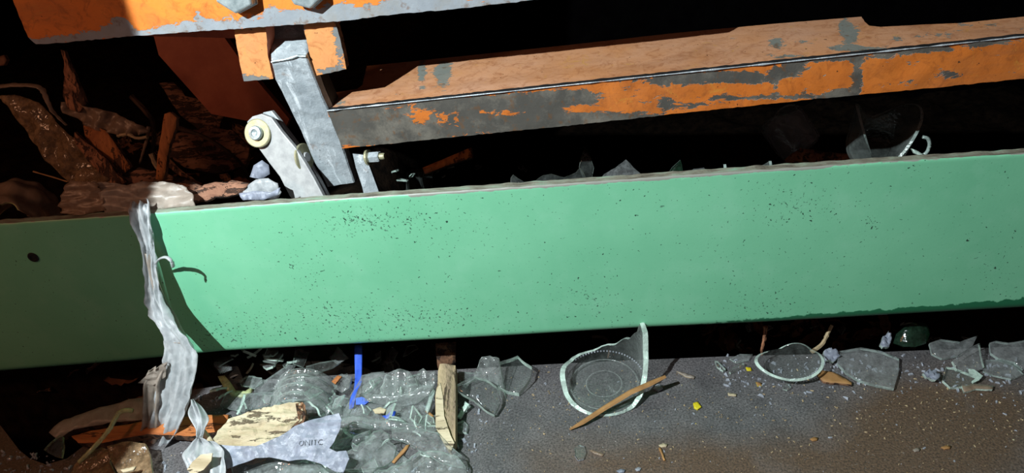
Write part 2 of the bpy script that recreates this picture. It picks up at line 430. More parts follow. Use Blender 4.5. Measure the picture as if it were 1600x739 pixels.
def strap_mesh(st, thick, cols=8, wave=None, k=6):
    """thin sheet through stations ((left3d, right3d)); wave(s,t)->offset along the sheet normal"""
    L = smoothpath([a for a, b in st], k); R = smoothpath([b for a, b in st], k); m = len(L)
    g = []
    for i in range(m):
        a = L[max(i-1, 0)] + R[max(i-1, 0)]; b = L[min(i+1, m-1)] + R[min(i+1, m-1)]
        t = (b - a).normalized(); nn = t.cross((R[i] - L[i]).normalized()); nn.normalize()
        row = []
        for j in range(cols + 1):
            q = j / cols; p = L[i].lerp(R[i], q)
            if wave: p = p + nn * wave(i / (m - 1), q)
            row.append((p, nn))
        g.append(row)
    n2 = m * (cols + 1); vs = [tuple(p + nn * thick / 2) for r in g for p, nn in r] + [tuple(p - nn * thick / 2) for r in g for p, nn in r]
    fs = []
    ix = lambda i, j: i * (cols + 1) + j
    for i in range(m - 1):
        for j in range(cols):
            a, b, c, d = ix(i, j), ix(i, j+1), ix(i+1, j+1), ix(i+1, j)
            fs.append((a, b, c, d)); fs.append((d + n2, c + n2, b + n2, a + n2))
    for i in range(m - 1):
        fs.append((ix(i, 0), ix(i+1, 0), ix(i+1, 0) + n2, ix(i, 0) + n2)); fs.append((ix(i+1, cols), ix(i, cols), ix(i, cols) + n2, ix(i+1, cols) + n2))
    for j in range(cols):
        fs.append((ix(0, j+1), ix(0, j), ix(0, j) + n2, ix(0, j+1) + n2)); fs.append((ix(m-1, j), ix(m-1, j+1), ix(m-1, j+1) + n2, ix(m-1, j) + n2))
    me = bpy.data.meshes.new('strap'); me.from_pydata(vs, [], fs); me.update(); return me
def axis_frame(o, ax, ref=V((1, 0, 0))):
    z = V(ax).normalized(); x = (ref - z * ref.dot(z)).normalized(); y = z.cross(x)
    return Matrix(((x.x, y.x, z.x, o.x), (x.y, y.y, z.y, o.y), (x.z, y.z, z.z, o.z), (0, 0, 0, 1)))
def vessel_mesh(profile, az0, az1, cut, thick, mat4, n=64, m=28, ripple=None, start=None):
    """broken shell of revolution. profile: [(r, z)]; cut(az) -> arc length kept; start(az) -> arc length where it begins"""
    seg = [0.0]
    for i in range(1, len(profile)):
        seg.append(seg[-1] + math.dist(profile[i], profile[i - 1]))
    def at(s):
        s = max(0.0, min(s, seg[-1] - 1e-6))
        i = 0
        while seg[i + 1] < s: i += 1
        t = (s - seg[i]) / (seg[i + 1] - seg[i]); a, b = profile[i], profile[i + 1]
        return a[0] + (b[0] - a[0]) * t, a[1] + (b[1] - a[1]) * t
    full = abs(az1 - az0) >= 2 * math.pi - 1e-4
    cols = n if full else n + 1
    out, inn = [], []
    for j in range(cols):
        az = az0 + (az1 - az0) * j / n; S = cut(az); s0 = start(az) if start else 0.0
        for i in range(m + 1):
            s = s0 + (S - s0) * i / m
            r, z = at(s); r2, z2 = at(s + 1e-4); r1, z1 = at(s - 1e-4)
            tx, tz = r2 - r1, z2 - z1; L = math.hypot(tx, tz) or 1; nx, nz = tz / L, -tx / L
            rp = ripple(az, s) if ripple else 0.0
            ro, zo = r + nx * rp, z + nz * rp
            th = thick(az) if callable(thick) else thick
            ri, zi = max(ro - nx * th, 0.0), zo - nz * th
            out.append((ro * math.cos(az), ro * math.sin(az), zo)); inn.append((ri * math.cos(az), ri * math.sin(az), zi))
    N = len(out); ix = lambda j, i: (j % cols) * (m + 1) + i
    fs = []
    for j in range(n if full else n):
        if not full and j + 1 > n: break
        for i in range(m):
            a, b, c, d = ix(j, i), ix(j + 1, i), ix(j + 1, i + 1), ix(j, i + 1)
            fs.append((a, b, c, d)); fs.append((d + N, c + N, b + N, a + N))
    nf = len(fs)
    for j in range(n):
        a, b = ix(j, m), ix(j + 1, m); fs.append((a, b, b + N, a + N))
        if start:
            a, b = ix(j, 0), ix(j + 1, 0); fs.append((b, a, a + N, b + N))
    if not full:
        for i in range(m):
            a, b = ix(0, i), ix(0, i + 1); fs.append((a, b, b + N, a + N))
            a, b = ix(n, i), ix(n, i + 1); fs.append((b, a, a + N, b + N))
    me = bpy.data.meshes.new('vessel'); me.from_pydata([tuple(mat4 @ V(v)) for v in out + inn], [], fs)
    for p in me.polygons[nf:]: p.material_index = 1
    bm = bmesh.new(); bm.from_mesh(me); bmesh.ops.remove_doubles(bm, verts=bm.verts, dist=1e-6); bmesh.ops.recalc_face_normals(bm, faces=bm.faces); bm.to_mesh(me); bm.free()
    for p in me.polygons: p.use_smooth = p.material_index == 0
    return me
def lathe_mesh(profile, mat4, n=32):
    vs, fs = [], []
    for r, z in profile:
        for k in range(n):
            a = 2 * math.pi * k / n; vs.append(tuple(mat4 @ V((r * math.cos(a), r * math.sin(a), z))))
    for i in range(len(profile) - 1):
        for k in range(n):
            a = i * n + k; b = i * n + (k + 1) % n; fs.append((a, b, b + n, a + n))
    fs.append(tuple(reversed(range(n)))); fs.append(tuple(range((len(profile) - 1) * n, len(profile) * n)))
    me = bpy.data.meshes.new('lathe'); me.from_pydata(vs, [], fs); me.update(); return me
def bevel(o, w=0.0008, seg=2):
    b = o.modifiers.new('bevel', 'BEVEL'); b.width = w; b.segments = seg; b.limit_method = 'ANGLE'; b.angle_limit = 0.6; return o
def paint_attr(o, name, fn):
    a = o.data.attributes.new(name, 'FLOAT', 'POINT')
    mw = Matrix.Translation(o.location)
    for v in o.data.vertices:
        a.data[v.index].value = fn(v.co + o.location)
def blobs(lst, base=0.0):
    """worn spots painted where they sit on the piece: (px, py, rx, ry, strength)"""
    def f(w):
        x, y = proj(w); s = base
        for bx, by, rx, ry, k in lst:
            d = ((x - bx) / rx) ** 2 + ((y - by) / ry) ** 2
            if d < 4: s += k * math.exp(-d)
        return s
    return f

# ------------------------------------------------------------ the setting
UP = V((0, 0, 1)); FRONT = V((0, -1, 0))
EDGE_Y = 0.0155
# ledge: concrete floor that stops just under the green beam, with a bite at the lower left
far = [Pz(x, y, 0) for x, y in ((1760, 530), (1600, 541), (1400, 549), (1290, 553), (1130, 557), (960, 564), (840, 570), (715, 577), (560, 584), (400, 594), (280, 612), (190, 650), (140, 690), (105, 716), (72, 726), (46, 716), (30, 703), (14, 682), (0, 664), (-25, 655), (-120, 650), (-420, 640))]
near = [V((-1.1, -0.42, 0)), V((1.0, -0.42, 0))]
me = slab_mesh(far + near, V((0, -0.2, 0)), UP, 0.05, 0.014, None, 0.0, None)
fl = put('floor', me, M['floor']); tag(fl, kind='structure')
paint_attr(fl, 'chip', blobs([(1560, 700, 260, 120, 1.0), (1150, 735, 300, 60, 0.7), (1000, 720, 160, 40, .35), (30, 720, 160, 100, 1.2), (1500, 640, 100, 30, .6)]))
# pit behind the ledge and dark shed behind it
def heap_z(x, y):
    z = -0.085 + 0.10 * max(0, min(1, (y - 0.03) / 0.16)) 
    zl = max(0.195 - 0.87 * y, 0.075) + 0.03 * max(0, min(1, (y - 0.3) / 0.3))
    k = max(0, min(1, (-0.17 - x) / 0.06)) * max(0, min(1, (y - 0.022) / 0.03)); k = k * k * (3 - 2 * k)
    z = z * (1 - k) + zl * k
    z -= 0.07 * max(0, min(1, (x + 0.19) / 0.06)) * max(0, min(1, (y - 0.03) / 0.08))
    z -= 0.30 * max(0, min(1, (x + 0.19) / 0.06)) * max(0, min(1, (y - 0.22) / 0.2))
    return z + 0.018 * noise.noise(V((x * 14, y * 14, 3))) + 0.008 * noise.noise(V((x * 45, y * 45, 7)))
vs, fs = [], []
NX, NY = 165, 105
for j in range(NY + 1):
    for i in range(NX + 1):
        x = -1.05 + 2.2 * i / NX; y = -0.12 + 1.4 * j / NY
        vs.append((x, y, heap_z(x, y) if y > 0.02 else min(-0.06, heap_z(x, y))))
for j in range(NY):
    for i in range(NX):
        a = j * (NX + 1) + i; fs.append((a, a + 1, a + NX + 2, a + NX + 1))
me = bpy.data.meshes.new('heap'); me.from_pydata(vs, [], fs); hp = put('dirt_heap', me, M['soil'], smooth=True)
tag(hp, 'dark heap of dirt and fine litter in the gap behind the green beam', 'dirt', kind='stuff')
def wall(name, pts, mat):
    me = bpy.data.meshes.new(name); n = len(pts)
    c = sum(pts, V((0, 0, 0))) / n; nn = (pts[1] - pts[0]).cross(pts[2] - pts[0]).normalized() * 0.02
    me.from_pydata([tuple(p) for p in pts] + [tuple(p + nn) for p in pts], [], [tuple(reversed(range(n))), tuple(range(n, 2 * n))] + [(i, (i + 1) % n, (i + 1) % n + n, i + n) for i in range(n)])
    me.update(); return tag(put(name, me, mat), kind='structure')
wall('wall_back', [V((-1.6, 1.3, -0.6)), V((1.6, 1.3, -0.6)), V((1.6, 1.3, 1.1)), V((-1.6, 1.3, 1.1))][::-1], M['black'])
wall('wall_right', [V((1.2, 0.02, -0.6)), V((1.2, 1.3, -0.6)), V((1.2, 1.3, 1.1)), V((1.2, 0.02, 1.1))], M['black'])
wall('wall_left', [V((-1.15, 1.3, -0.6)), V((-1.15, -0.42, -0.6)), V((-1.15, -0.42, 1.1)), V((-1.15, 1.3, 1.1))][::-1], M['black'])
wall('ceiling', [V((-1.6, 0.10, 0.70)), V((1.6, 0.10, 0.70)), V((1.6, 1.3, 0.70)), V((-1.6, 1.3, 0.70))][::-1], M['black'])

# ------------------------------------------------------------ green beam
top_px = [(-140, 360), (0, 350), (245, 333), (500, 313), (800, 293), (1100, 272), (1400, 252), (1600, 240), (1740, 230)]
bot_px = [(1740, 482), (1600, 490), (1400, 501), (1190, 513), (1000, 521), (800, 533), (690, 539), (500, 549), (350, 557), (200, 572), (0, 588), (-140, 600)]
gz = Py(800, 293, 0).z
topl = [Py(x, y, 0) for x, y in top_px]; botl = [Py(x, y, 0) for x, y in bot_px][::-1]
def lerpx(line, x):
    for a, b in zip(line, line[1:]):
        if a.x <= x <= b.x: return a.lerp(b, (x - a.x) / (b.x - a.x)).z
    return line[0].z if x < line[0].x else line[-1].z
x0, x1 = -0.85, 0.80
NXg = 640; rows = []
R = 0.010; T = 0.0075
prof_n = 84
vs, fs = [], []
for i in range(NXg + 1):
    x = x0 + (x1 - x0) * i / NXg
    zt, zb = lerpx(topl, x), lerpx(botl, x) + R * 0.25
    prof = []
    jag = 0.0006 * noise.noise(V((x * 90, 1, 0)))
    for k in range(prof_n + 1):                       # face, top to where the bend starts
        prof.append((0.0 , zt + (zb + R - zt) * k / prof_n))
    prof[0] = (0.0006, zt + jag)
    for k in range(1, 9):                             # bend towards the back
        a = math.pi / 2 * k / 8; prof.append((R - R * math.cos(a), zb + R - R * math.sin(a)))
    prof.append((0.024, zb)); prof.append((0.024, zb + T))
    prof.append((T + 0.004, zb + T + 0.001)); prof.append((T, zb + T + 0.006)); prof.append((T, zt + jag * 2))
    for y, z in prof: vs.append((x, y, z))
m = len(vs) // (NXg + 1)
for i in range(NXg):
    for k in range(m):
        a = i * m + k; b = i * m + (k + 1) % m; fs.append((a, b, b + m, a + m))
fs.append(tuple(range(m))[::-1]); fs.append(tuple(range(NXg * m, NXg * m + m)))
me = bpy.data.meshes.new('green'); me.from_pydata(vs, [], fs)
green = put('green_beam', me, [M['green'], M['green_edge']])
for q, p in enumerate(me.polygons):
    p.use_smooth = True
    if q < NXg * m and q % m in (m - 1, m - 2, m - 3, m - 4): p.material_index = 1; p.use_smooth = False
me.update()
tag(green, 'long green painted steel beam running across the middle of the photo', 'beam')
paint_attr(green, 'chip', blobs([(350, 520, 90, 30, .35), (480, 420, 40, 50, .3), (600, 500, 200, 40, .45), (650, 350, 120, 50, .3), (560, 345, 60, 16, .5), (930, 470, 70, 40, .35), (1240, 320, 90, 40, .4), (1365, 349, 10, 9, 1.0), (1512, 376, 8, 3, 1.0), (700, 434, 5, 4, 1.1), (455, 415, 6, 5, .8), (640, 342, 7, 4, 1.0), (1560, 420, 30, 40, .3), (1200, 480, 100, 30, .35)], 0.0))
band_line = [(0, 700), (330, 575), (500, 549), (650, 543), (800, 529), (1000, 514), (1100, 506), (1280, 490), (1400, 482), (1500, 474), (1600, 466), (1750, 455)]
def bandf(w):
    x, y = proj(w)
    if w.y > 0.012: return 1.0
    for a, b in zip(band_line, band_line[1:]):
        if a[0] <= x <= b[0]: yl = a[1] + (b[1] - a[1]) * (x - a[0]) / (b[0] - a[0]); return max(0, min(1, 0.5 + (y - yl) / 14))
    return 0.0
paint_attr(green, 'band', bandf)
def wornf(w):
    x, y = proj(w)
    if x < 240 and x > 100: pass
    yl = 333 + (x - 245) * (240 - 333) / 1355
    return max(0, 1 - (y - yl) / 7) * (0.75 if 640 < x < 1300 else 0.5) if y < yl + 8 and w.y < 0.004 else 0
paint_attr(green, 'worn', wornf)
hole = put('rivet_hole', lathe_mesh([(0.0052, 0.0), (0.0048, 0.0008), (0.0028, 0.001), (0.0024, 0.0002)], axis_frame(Py(52, 402, -0.0002), FRONT)), M['darksteel'], green)
hole.data.transform(Matrix.Identity(4)); hole['label'] = 'small dark plugged hole at the left end of the green beam'

# ------------------------------------------------------------ orange header plate with bolts
o = Py(400, 30, 0.05); n = V((0, -1, 0.0)).normalized()
px = [(18, -6), (28, 20), (44, 58), (56, 69), (95, 67), (210, 56), (340, 47), (470, 38), (540, 32), (600, 24), (700, 15), (800, 4), (870, -4), (1000, -20), (1000, -120), (-20, -120)]
hdr = slab('header_plate', px, o, n, 0.008, M['or_plate'], M['green_edge'], step=0.0035, jag=0.0004)
tag(hdr, 'chipped orange steel plate with two bolts along the top edge', 'plate')
def edge_chip(line, width, k, extra):
    fx = blobs(extra)
    def f(w):
        x, y = proj(w)
        for a, b in zip(line, line[1:]):
            if a[0] <= x <= b[0]:
                t = (x - a[0]) / (b[0] - a[0]); yl = a[1] + (b[1] - a[1]) * t; wd_ = a[2] + (b[2] - a[2]) * t
                return max(0, k * (1 - abs(y - yl) / wd_ * 0.55)) + fx(w)
        return fx(w)
    return f
paint_attr(hdr, 'chip', edge_chip([(-50, 75, 5), (60, 66, 7), (170, 55, 14), (195, 50, 18), (215, 52, 6), (290, 44, 12), (350, 42, 13), (480, 30, 18), (560, 24, 14), (700, 10, 12), (900, -12, 10)], 1, 0.95,
    [(190, 38, 16, 14, .6), (233, 30, 6, 6, .5), (310, 24, 6, 10, .5), (425, 14, 10, 14, .6), (530, 12, 25, 8, .6), (615, 3, 25, 9, .7), (450, 22, 12, 8, .5), (680, 4, 30, 7, .6), (575, 8, 6, 6, .4)]))
for bx, by, rr, nm in ((370, -16, 0.0165, 'left'), (479, -21, 0.0150, 'right')):
    c = Py(bx, by, 0.049); ax = V((-0.02, -1, 0.0))
    fr = axis_frame(c, ax, V((1, 0, 0.35)))
    b = put('bolt', lathe_mesh([(rr * 1.12, 0), (rr * 1.12, 0.002), (rr * 1.0, 0.0021), (rr * 1.0, 0.008), (rr * .90, 0.0095), (0.001, 0.0102)], fr, 6 if nm == 'left' else 7), M['bolt'], hdr)
    bevel(b, 0.0012, 3); b['label'] = 'pale grimy hex bolt head on the orange plate'

# ------------------------------------------------------------ blocks under the plate, cross piece
def block(name, px, at, dy, mat, side=None, parent=None, n=(0, -1, 0.0), chip=None):
    b = slab(name, px, at, n, dy, mat, side, step=0.0035, parent=parent, jag=0.00025)
    if mat in (M['or_block'], M['or_bar'], M['or_top']): paint_attr(b, 'chip', chip or (lambda w: 0.0))
    return b
b1 = block('hinge_block', [(366, 40), (413, 36), (416, 52), (419, 90), (427, 123), (381, 127), (374, 95), (367, 56)], Py(400, 90, 0.0585), 0.02, M['or_block'], M['or_dark'], chip=blobs([(393, 122, 30, 7, .7), (372, 90, 6, 40, .4), (397, 100, 6, 12, .35), (385, 126, 30, 6, .5)]))
tag(b1, 'left orange block under the plate beside the steel arm', 'block')
b2 = block('hinge_block', [(474, 34), (520, 30), (527, 45), (536, 80), (541, 108), (492, 119), (484, 85), (475, 46)], Py(505, 80, 0.0585), 0.009, M['or_block'], M['bark'], chip=blobs([(532, 70, 12, 40, .7), (515, 112, 30, 8, .9), (480, 46, 30, 4, .5), (528, 50, 10, 10, .5)]))
tag(b2, 'right orange block under the plate, with chipped grey edges', 'block')
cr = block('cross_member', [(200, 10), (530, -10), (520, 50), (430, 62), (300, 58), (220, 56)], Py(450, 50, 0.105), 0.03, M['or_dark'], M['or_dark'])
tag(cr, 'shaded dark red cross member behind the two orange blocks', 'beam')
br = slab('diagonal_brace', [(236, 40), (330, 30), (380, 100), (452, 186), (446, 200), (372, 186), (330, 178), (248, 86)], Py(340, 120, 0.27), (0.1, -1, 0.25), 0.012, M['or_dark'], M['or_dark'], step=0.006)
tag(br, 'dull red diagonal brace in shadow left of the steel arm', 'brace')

# ------------------------------------------------------------ bent steel arm
arm = empty('steel_arm', Py(530, 288, 0.055))
tag(arm, 'scraped grey steel arm bent below the orange blocks', 'arm')
st = [(424, 40, 482, 36, .090), (423, 62, 479, 58, .078), (423, 95, 478, 86, .054), (430, 125, 488, 112, .055), (450, 165, 503, 150, .056), (470, 206, 522, 190, .057), (486, 244, 534, 226, .058), (511, 292, 554, 285, .060)]
vs, fs = [], []
for (a, b, c, d, y) in st:
    A, B = Py(a, b, y), Py(c, d, y); t = V((0.10, 1, 0.1)).normalized() * 0.010
    e = (B - A).normalized() * 0.001
    vs += [A + t * .12, A + e, B - e, B + t * .12, B + t, A + t]
for i in range(len(st) - 1):
    for k in range(6):
        a = i * 6 + k; b = i * 6 + (k + 1) % 6; fs.append((a, b, b + 6, a + 6))
fs.append(tuple(range(6))[::-1]); fs.append(tuple(range(len(vs) - 6, len(vs))))
me = bpy.data.meshes.new('arm'); me.from_pydata([tuple(v) for v in vs], [], fs)
bm = bmesh.new(); bm.from_mesh(me); bmesh.ops.recalc_face_normals(bm, faces=bm.faces)
bmesh.ops.subdivide_edges(bm, edges=bm.edges, cuts=3, use_grid_fill=True)
for v in bm.verts: v.co += V((0, 1, 0)) * 0.0009 * noise.noise(v.co * 160)
bm.to_mesh(me); bm.free()
put('arm_bar', me, M['steel'], arm)
rg = put('bend_ridge', tube_mesh([Py(x, y, .0535) for x, y in ((424, 97), (432, 95), (445, 93), (456, 90), (466, 87), (472, 88), (478, 88))], [.0009, .0013, .0011, .0015, .0012, .0016, .001], 6, 0.8, 0.5, 3), M['bolt'], arm); rg['label'] = 'bright ridge where the arm bends'
# dark side web of the arm, facing right
wb = slab_mesh([Py(x, y, .066) for x, y in ((481, 60), (488, 64), (498, 112), (514, 150), (534, 196), (556, 284), (548, 284), (500, 140))], Py(510, 150, .066), V((0.0, -1, 0)), 0.018, 0.006)
put('side_web', wb, [M['darksteel'], M['darksteel']], arm)

# ------------------------------------------------------------ orange angle bar
bar = empty('angle_bar', Py(545, 231, 0.056))
tag(bar, 'long orange angle bar with scraped lower face, sloping above the green beam', 'bar')
fold = [(511, 173), (784, 144), (1056, 115), (1328, 86), (1600, 57), (1740, 42), (2100, 4)]
botb = [(2100, 70), (1740, 108), (1600, 123), (1450, 138), (1300, 152), (1100, 173), (900, 195), (700, 215), (535, 232)]
f1 = slab('front_flange', fold + botb + [(524, 205)], Py(900, 160, 0.0548), (0, -1, 0), 0.006, M['or_bar'], M['darksteel'], step=0.0034, jag=0.0003, parent=bar, disp=lambda a, b, p: 0.0008 * noise.noise(V((p.x * 60, p.y * 60, 0))))
gaps = [(560, 190, 60, 40, .9), (700, 190, 120, 14, .55), (620, 215, 120, 12, .9), (800, 185, 140, 26, .85), (760, 160, 160, 10, .9), (880, 150, 80, 12, .8), (930, 190, 60, 12, .6), (520, 180, 20, 40, .5),
        (1000, 182, 90, 9, .6), (1050, 128, 60, 8, .8), (1145, 120, 50, 9, .9), (1130, 150, 24, 12, .4), (1235, 108, 26, 14, .95), (1210, 130, 10, 20, .7), (1260, 138, 14, 12, .5), (1340, 118, 9, 28, 1.0), (1315, 145, 26, 9, .9), (1290, 118, 14, 6, .4), (1450, 77, 60, 6, .9), (1380, 83, 50, 5, .8), (1550, 66, 70, 5, .8), (1230, 152, 160, 5, .7), (1420, 128, 30, 8, .5), (1500, 118, 30, 9, .5), (1400, 110, 14, 12, .35), (1560, 90, 10, 8, .4), (1300, 92, 80, 6, .9), (1100, 120, 80, 5, .9), (1080, 165, 60, 8, .6)]
keepo = [(660, 187, 14, 10, -.75), (692, 188, 12, 9, -.75), (715, 188, 8, 9, -.6), (790, 178, 26, 8, -.8), (530, 200, 20, 7, -.5), (565, 196, 18, 6, -.35), (757, 176, 14, 10, -.5), (900, 170, 30, 10, -.5), (960, 160, 24, 14, -.4)]
gaps += [(1180, 125, 12, 20, .5), (1420, 95, 12, 14, .35), (1530, 75, 14, 12, .4), (1470, 112, 22, 10, .45), (1040, 160, 12, 14, .5), (975, 140, 22, 10, .4), (1585, 110, 14, 10, .4), (1370, 135, 24, 8, .5), (900, 185, 40, 9, .5)]
paint_attr(f1, 'chip', blobs(gaps + keepo, 0.04))
fo, fe = Py(511, 173, 0.056), Py(1600, 57, 0.056); nt = (fe - fo).cross(V((0, 1, 0.0))).normalized()
if nt.z < 0: nt = -nt
topb = [(2100, -24), (1740, 15), (1600, 26), (1500, 36), (1450, 38), (1376, 42), (1358, 40), (1351, 34), (1346, 26), (1200, 38), (1050, 52), (900, 69), (700, 90), (573, 103), (569, 120), (566, 133), (558, 139), (527, 144), (511, 144)]
f2 = slab('top_flange', fold + topb, fo, nt, 0.006, M['or_top'], M['or_bar'], step=0.0034, jag=0.0002, parent=bar)
paint_attr(f2, 'chip', blobs([(659, 112, 7, 26, 1.0), (692, 115, 15, 28, .95), (530, 160, 18, 14, .5), (560, 140, 22, 6, .3), (1213, 66, 14, 12, .8), (1330, 55, 16, 24, .75), (1318, 40, 8, 12, .8), (1260, 66, 26, 6, .55), (1145, 60, 16, 8, .35), (1400, 60, 14, 6, .6), (1240, 88, 50, 5, .6), (1500, 40, 26, 12, .55), (1550, 40, 18, 10, .5), (1450, 55, 40, 7, .4), (1350, 76, 70, 5, .7), (920, 132, 60, 5, .5), (1000, 60, 30, 6, .3), (620, 150, 12, 8, .3), (1585, 45, 20, 10, .4), (980, 108, 22, 4, .3)], 0.0))
# bright scraped bead along the fold
fp = [Py(x, y, 0.0535) for x, y in fold]
path = smoothpath(fp, 14)
rad = [0.0007 + 0.0011 * noise.noise(V((i * 0.7, 0, 0))) for i in range(len(path))]
e = put('fold_edge', tube_mesh(path, rad, 5, 0.8, 0.5, 3), M['steel'], bar); e['label'] = 'bare shiny metal along the fold of the bar'

# ------------------------------------------------------------ zinc toggle link with bolt and washers
tg = empty('toggle_link', Py(480, 312, 0.035))
tag(tg, 'flat pale zinc link with a washered bolt at its upper end', 'link')
tn = V((-0.22, -0.92, 0.30)).normalized(); to = Py(402, 210, 0.064)
lp = [(386, 190), (394, 182), (408, 178), (424, 184), (440, 206), (462, 232), (476, 254), (490, 278), (508, 312), (512, 330), (470, 330), (452, 306), (437, 276), (420, 254), (404, 232), (388, 216)]
bevel(slab('link_plate', lp, to, tn, 0.0045, M['zinc'], M['zinc'], step=0.007, parent=tg), 0.0007, 2)
lp2 = [(410, 176), (424, 173), (438, 190), (462, 222), (476, 242), (494, 272), (512, 306), (516, 330), (494, 330), (476, 290), (440, 226)]
bevel(slab('rear_plate', lp2, to + V((0.006, 0.016, 0.004)), tn, 0.0045, M['steel'], M['zinc'], step=0.007, parent=tg), 0.0007, 2)
fr = axis_frame(Pp(404, 208, to + tn * 0.0005, tn), V((-0.12, -0.86, 0.48)))
put('washer', lathe_mesh([(0.0128, -0.001), (0.0128, 0.0022), (0.0120, 0.0027), (0.0066, 0.0027)], fr, 40), M['brass'], tg)
hd = put('bolt_head', lathe_mesh([(0.0066, 0.002), (0.0066, 0.0055), (0.0058, 0.0068), (0.0034, 0.0070), (0.0030, 0.0058), (0.0008, 0.0050)], fr, 32), M['bolt'], tg)
fr2 = axis_frame(Pp(474, 246, to + V((0.006, 0.010, 0.004)), tn), V((0.93, -0.25, 0.15)))
put('washer', lathe_mesh([(0.0125, 0), (0.0128, 0.0006), (0.0128, 0.0016), (0.0120, 0.0022), (0.003, 0.0022)], fr2, 36), M['brass'], tg)
put('pin', lathe_mesh([(0.0045, -0.012), (0.0045, 0.004), (0.004, 0.005)], fr2, 24), M['zinc'], tg)

sl = empty('short_link', Py(575, 300, 0.06)); tag(sl, 'short dark steel link with a brassy nut under the left end of the angle bar', 'link')
slab('link_plate', [(551, 240), (568, 242), (578, 262), (592, 300), (594, 320), (572, 320), (566, 292), (556, 262)], Py(570, 270, 0.058), (0.1, -1, 0.25), 0.005, M['steel'], M['darksteel'], step=0.007, parent=sl)
fr3 = axis_frame(Py(574, 246, 0.062), V((1, -0.2, 0.1)))
put('washer', lathe_mesh([(0.0072, 0), (0.0074, 0.0008), (0.0074, 0.0022), (0.004, 0.003)], fr3, 28), M['brass'], sl)
put('nut', lathe_mesh([(0.0050, 0.003), (0.0052, 0.004), (0.0052, 0.012), (0.0046, 0.013)], fr3, 6), M['steel'], sl)
put('bolt_end', lathe_mesh([(0.003, 0.012), (0.003, 0.017), (0.0025, 0.018)], fr3, 16), M['brass'], sl)

# ------------------------------------------------------------ loose pieces on and around the ledge
def lay(o, z0=0.0004):
    if o.location.z < z0: o.location.z = z0
    return o
def shard(label, px, z=0.002, n=(0, 0, 1), th=0.0026, mat='glass_dusty', rim='edge_dim', disp=None, step=0.005, group=None, name='glass_shard', cat='glass shard', ground=True, y=None, jag=0.0003):
    cx = sum(p[0] for p in px) / len(px); cy = sum(p[1] for p in px) / len(px)
    at = Pz(cx, cy, z) if y is None else Py(cx, cy, y)
    o = slab(name, px, at, n, th, M[mat], M[rim], step=step, disp=disp, jag=jag, smooth=True)
    if ground and y is None: lay(o)
    return tag(o, label, cat, group)
def cr_(a=0.003, f=70, s=0): return crumple(a, f, s)

# --- the broken bottom of a round jar
def jar(name, label, c, R, thick, hts, mat='glass', rim='edge', tilt=(0, 0, 1), ref=V((1, 0, 0)), flare=0.0, ripple=None, base_in=0.0):
    keys = sorted(hts)
    def cut(az):
        a = math.degrees(az) % 360
        for k, (p, q) in enumerate(zip(keys, keys[1:] + [(keys[0][0] + 360, keys[0][1])])):
            if p[0] <= a <= q[0] or (k == 0 and a < p[0]):
                if a < p[0]: a += 360
                t = (a - p[0]) / (q[0] - p[0]); return base + p[1] + (q[1] - p[1]) * (t * t * (3 - 2 * t)) + 0.0006 * noise.noise(V((a * .15, 0, 5)))
        p, q = keys[-1], (keys[0][0] + 360, keys[0][1]); t = (a - p[0]) / (q[0] - p[0])
        return base + p[1] + (q[1] - p[1]) * t
    r = R - 0.004
    prof = [(0.0, 0.0015), (R * 0.72, 0.0012), (R * 0.78, 0.0), (r, 0.0)]
    for k in range(1, 7):
        a = math.pi / 2 * k / 6; prof.append((r + 0.004 * math.sin(a), 0.004 - 0.004 * math.cos(a)))
    prof.append((R + flare, 0.10))
    base = 0
    for a, b in zip(prof[:4], prof[1:4]): base += math.dist(a, b)
    me = vessel_mesh(prof, 0, 2 * math.pi, cut, thick, axis_frame(c, tilt, ref), 120, 40, ripple)
    return me
cB = Pz(944, 604, 0.0)
rB = (Pz(1010, 604, 0) - Pz(878, 604, 0)).length / 2
me = jar('x', '', cB, rB, lambda az: 0.0022 + 0.0026 * abs(math.cos(az)) ** 1.5 + 0.0006 * noise.noise(V((az * 3, 0, 0))), [(0, 0.040), (12, 0.062), (24, 0.066), (32, 0.050), (50, 0.034), (75, 0.020), (105, 0.013), (140, 0.015), (170, 0.020), (186, 0.019), (200, 0.008), (230, 0.0035), (275, 0.0015), (300, 0.002), (325, 0.009), (345, 0.022)], flare=0.006)
jb = put('broken_jar_base', me, [M['glass'], M['edge']]); centre(jb); lay(jb)
tag(jb, 'broken round jar bottom with a tall curved side, a wood splinter leaning on it', 'broken jar')
# moulded ring inside the bottom
for rr, w in ((rB * 0.80, 0.0007), (rB * 0.42, 0.0005)):
    pts = [cB + V((math.cos(a) * rr, math.sin(a) * rr, 0.0042)) for a in [2 * math.pi * k / 72 for k in range(73)]]
    r_ = put('moulded_ring', tube_mesh(pts, [w] * 73, 6, 0.6, 0.3, 2, False), M['glass_ribbed'], jb); r_.matrix_parent_inverse = Matrix.Translation(-jb.location)
bm = bmesh.new()
for k in range(26):                                   # row of moulded beads on the rear wall
    a = math.radians(18 + k * 4.6); q = cB + V((math.cos(a) * (rB - 0.002), math.sin(a) * (rB - 0.002), 0.010))
    bmesh.ops.create_icosphere(bm, subdivisions=1, radius=0.0011, matrix=Matrix.Translation(q))
me = bpy.data.meshes.new('beads'); bm.to_mesh(me); bm.free()
r_ = put('moulded_beading', me, M['crumb'], jb, smooth=True); r_.matrix_parent_inverse = Matrix.Translation(-jb.location)

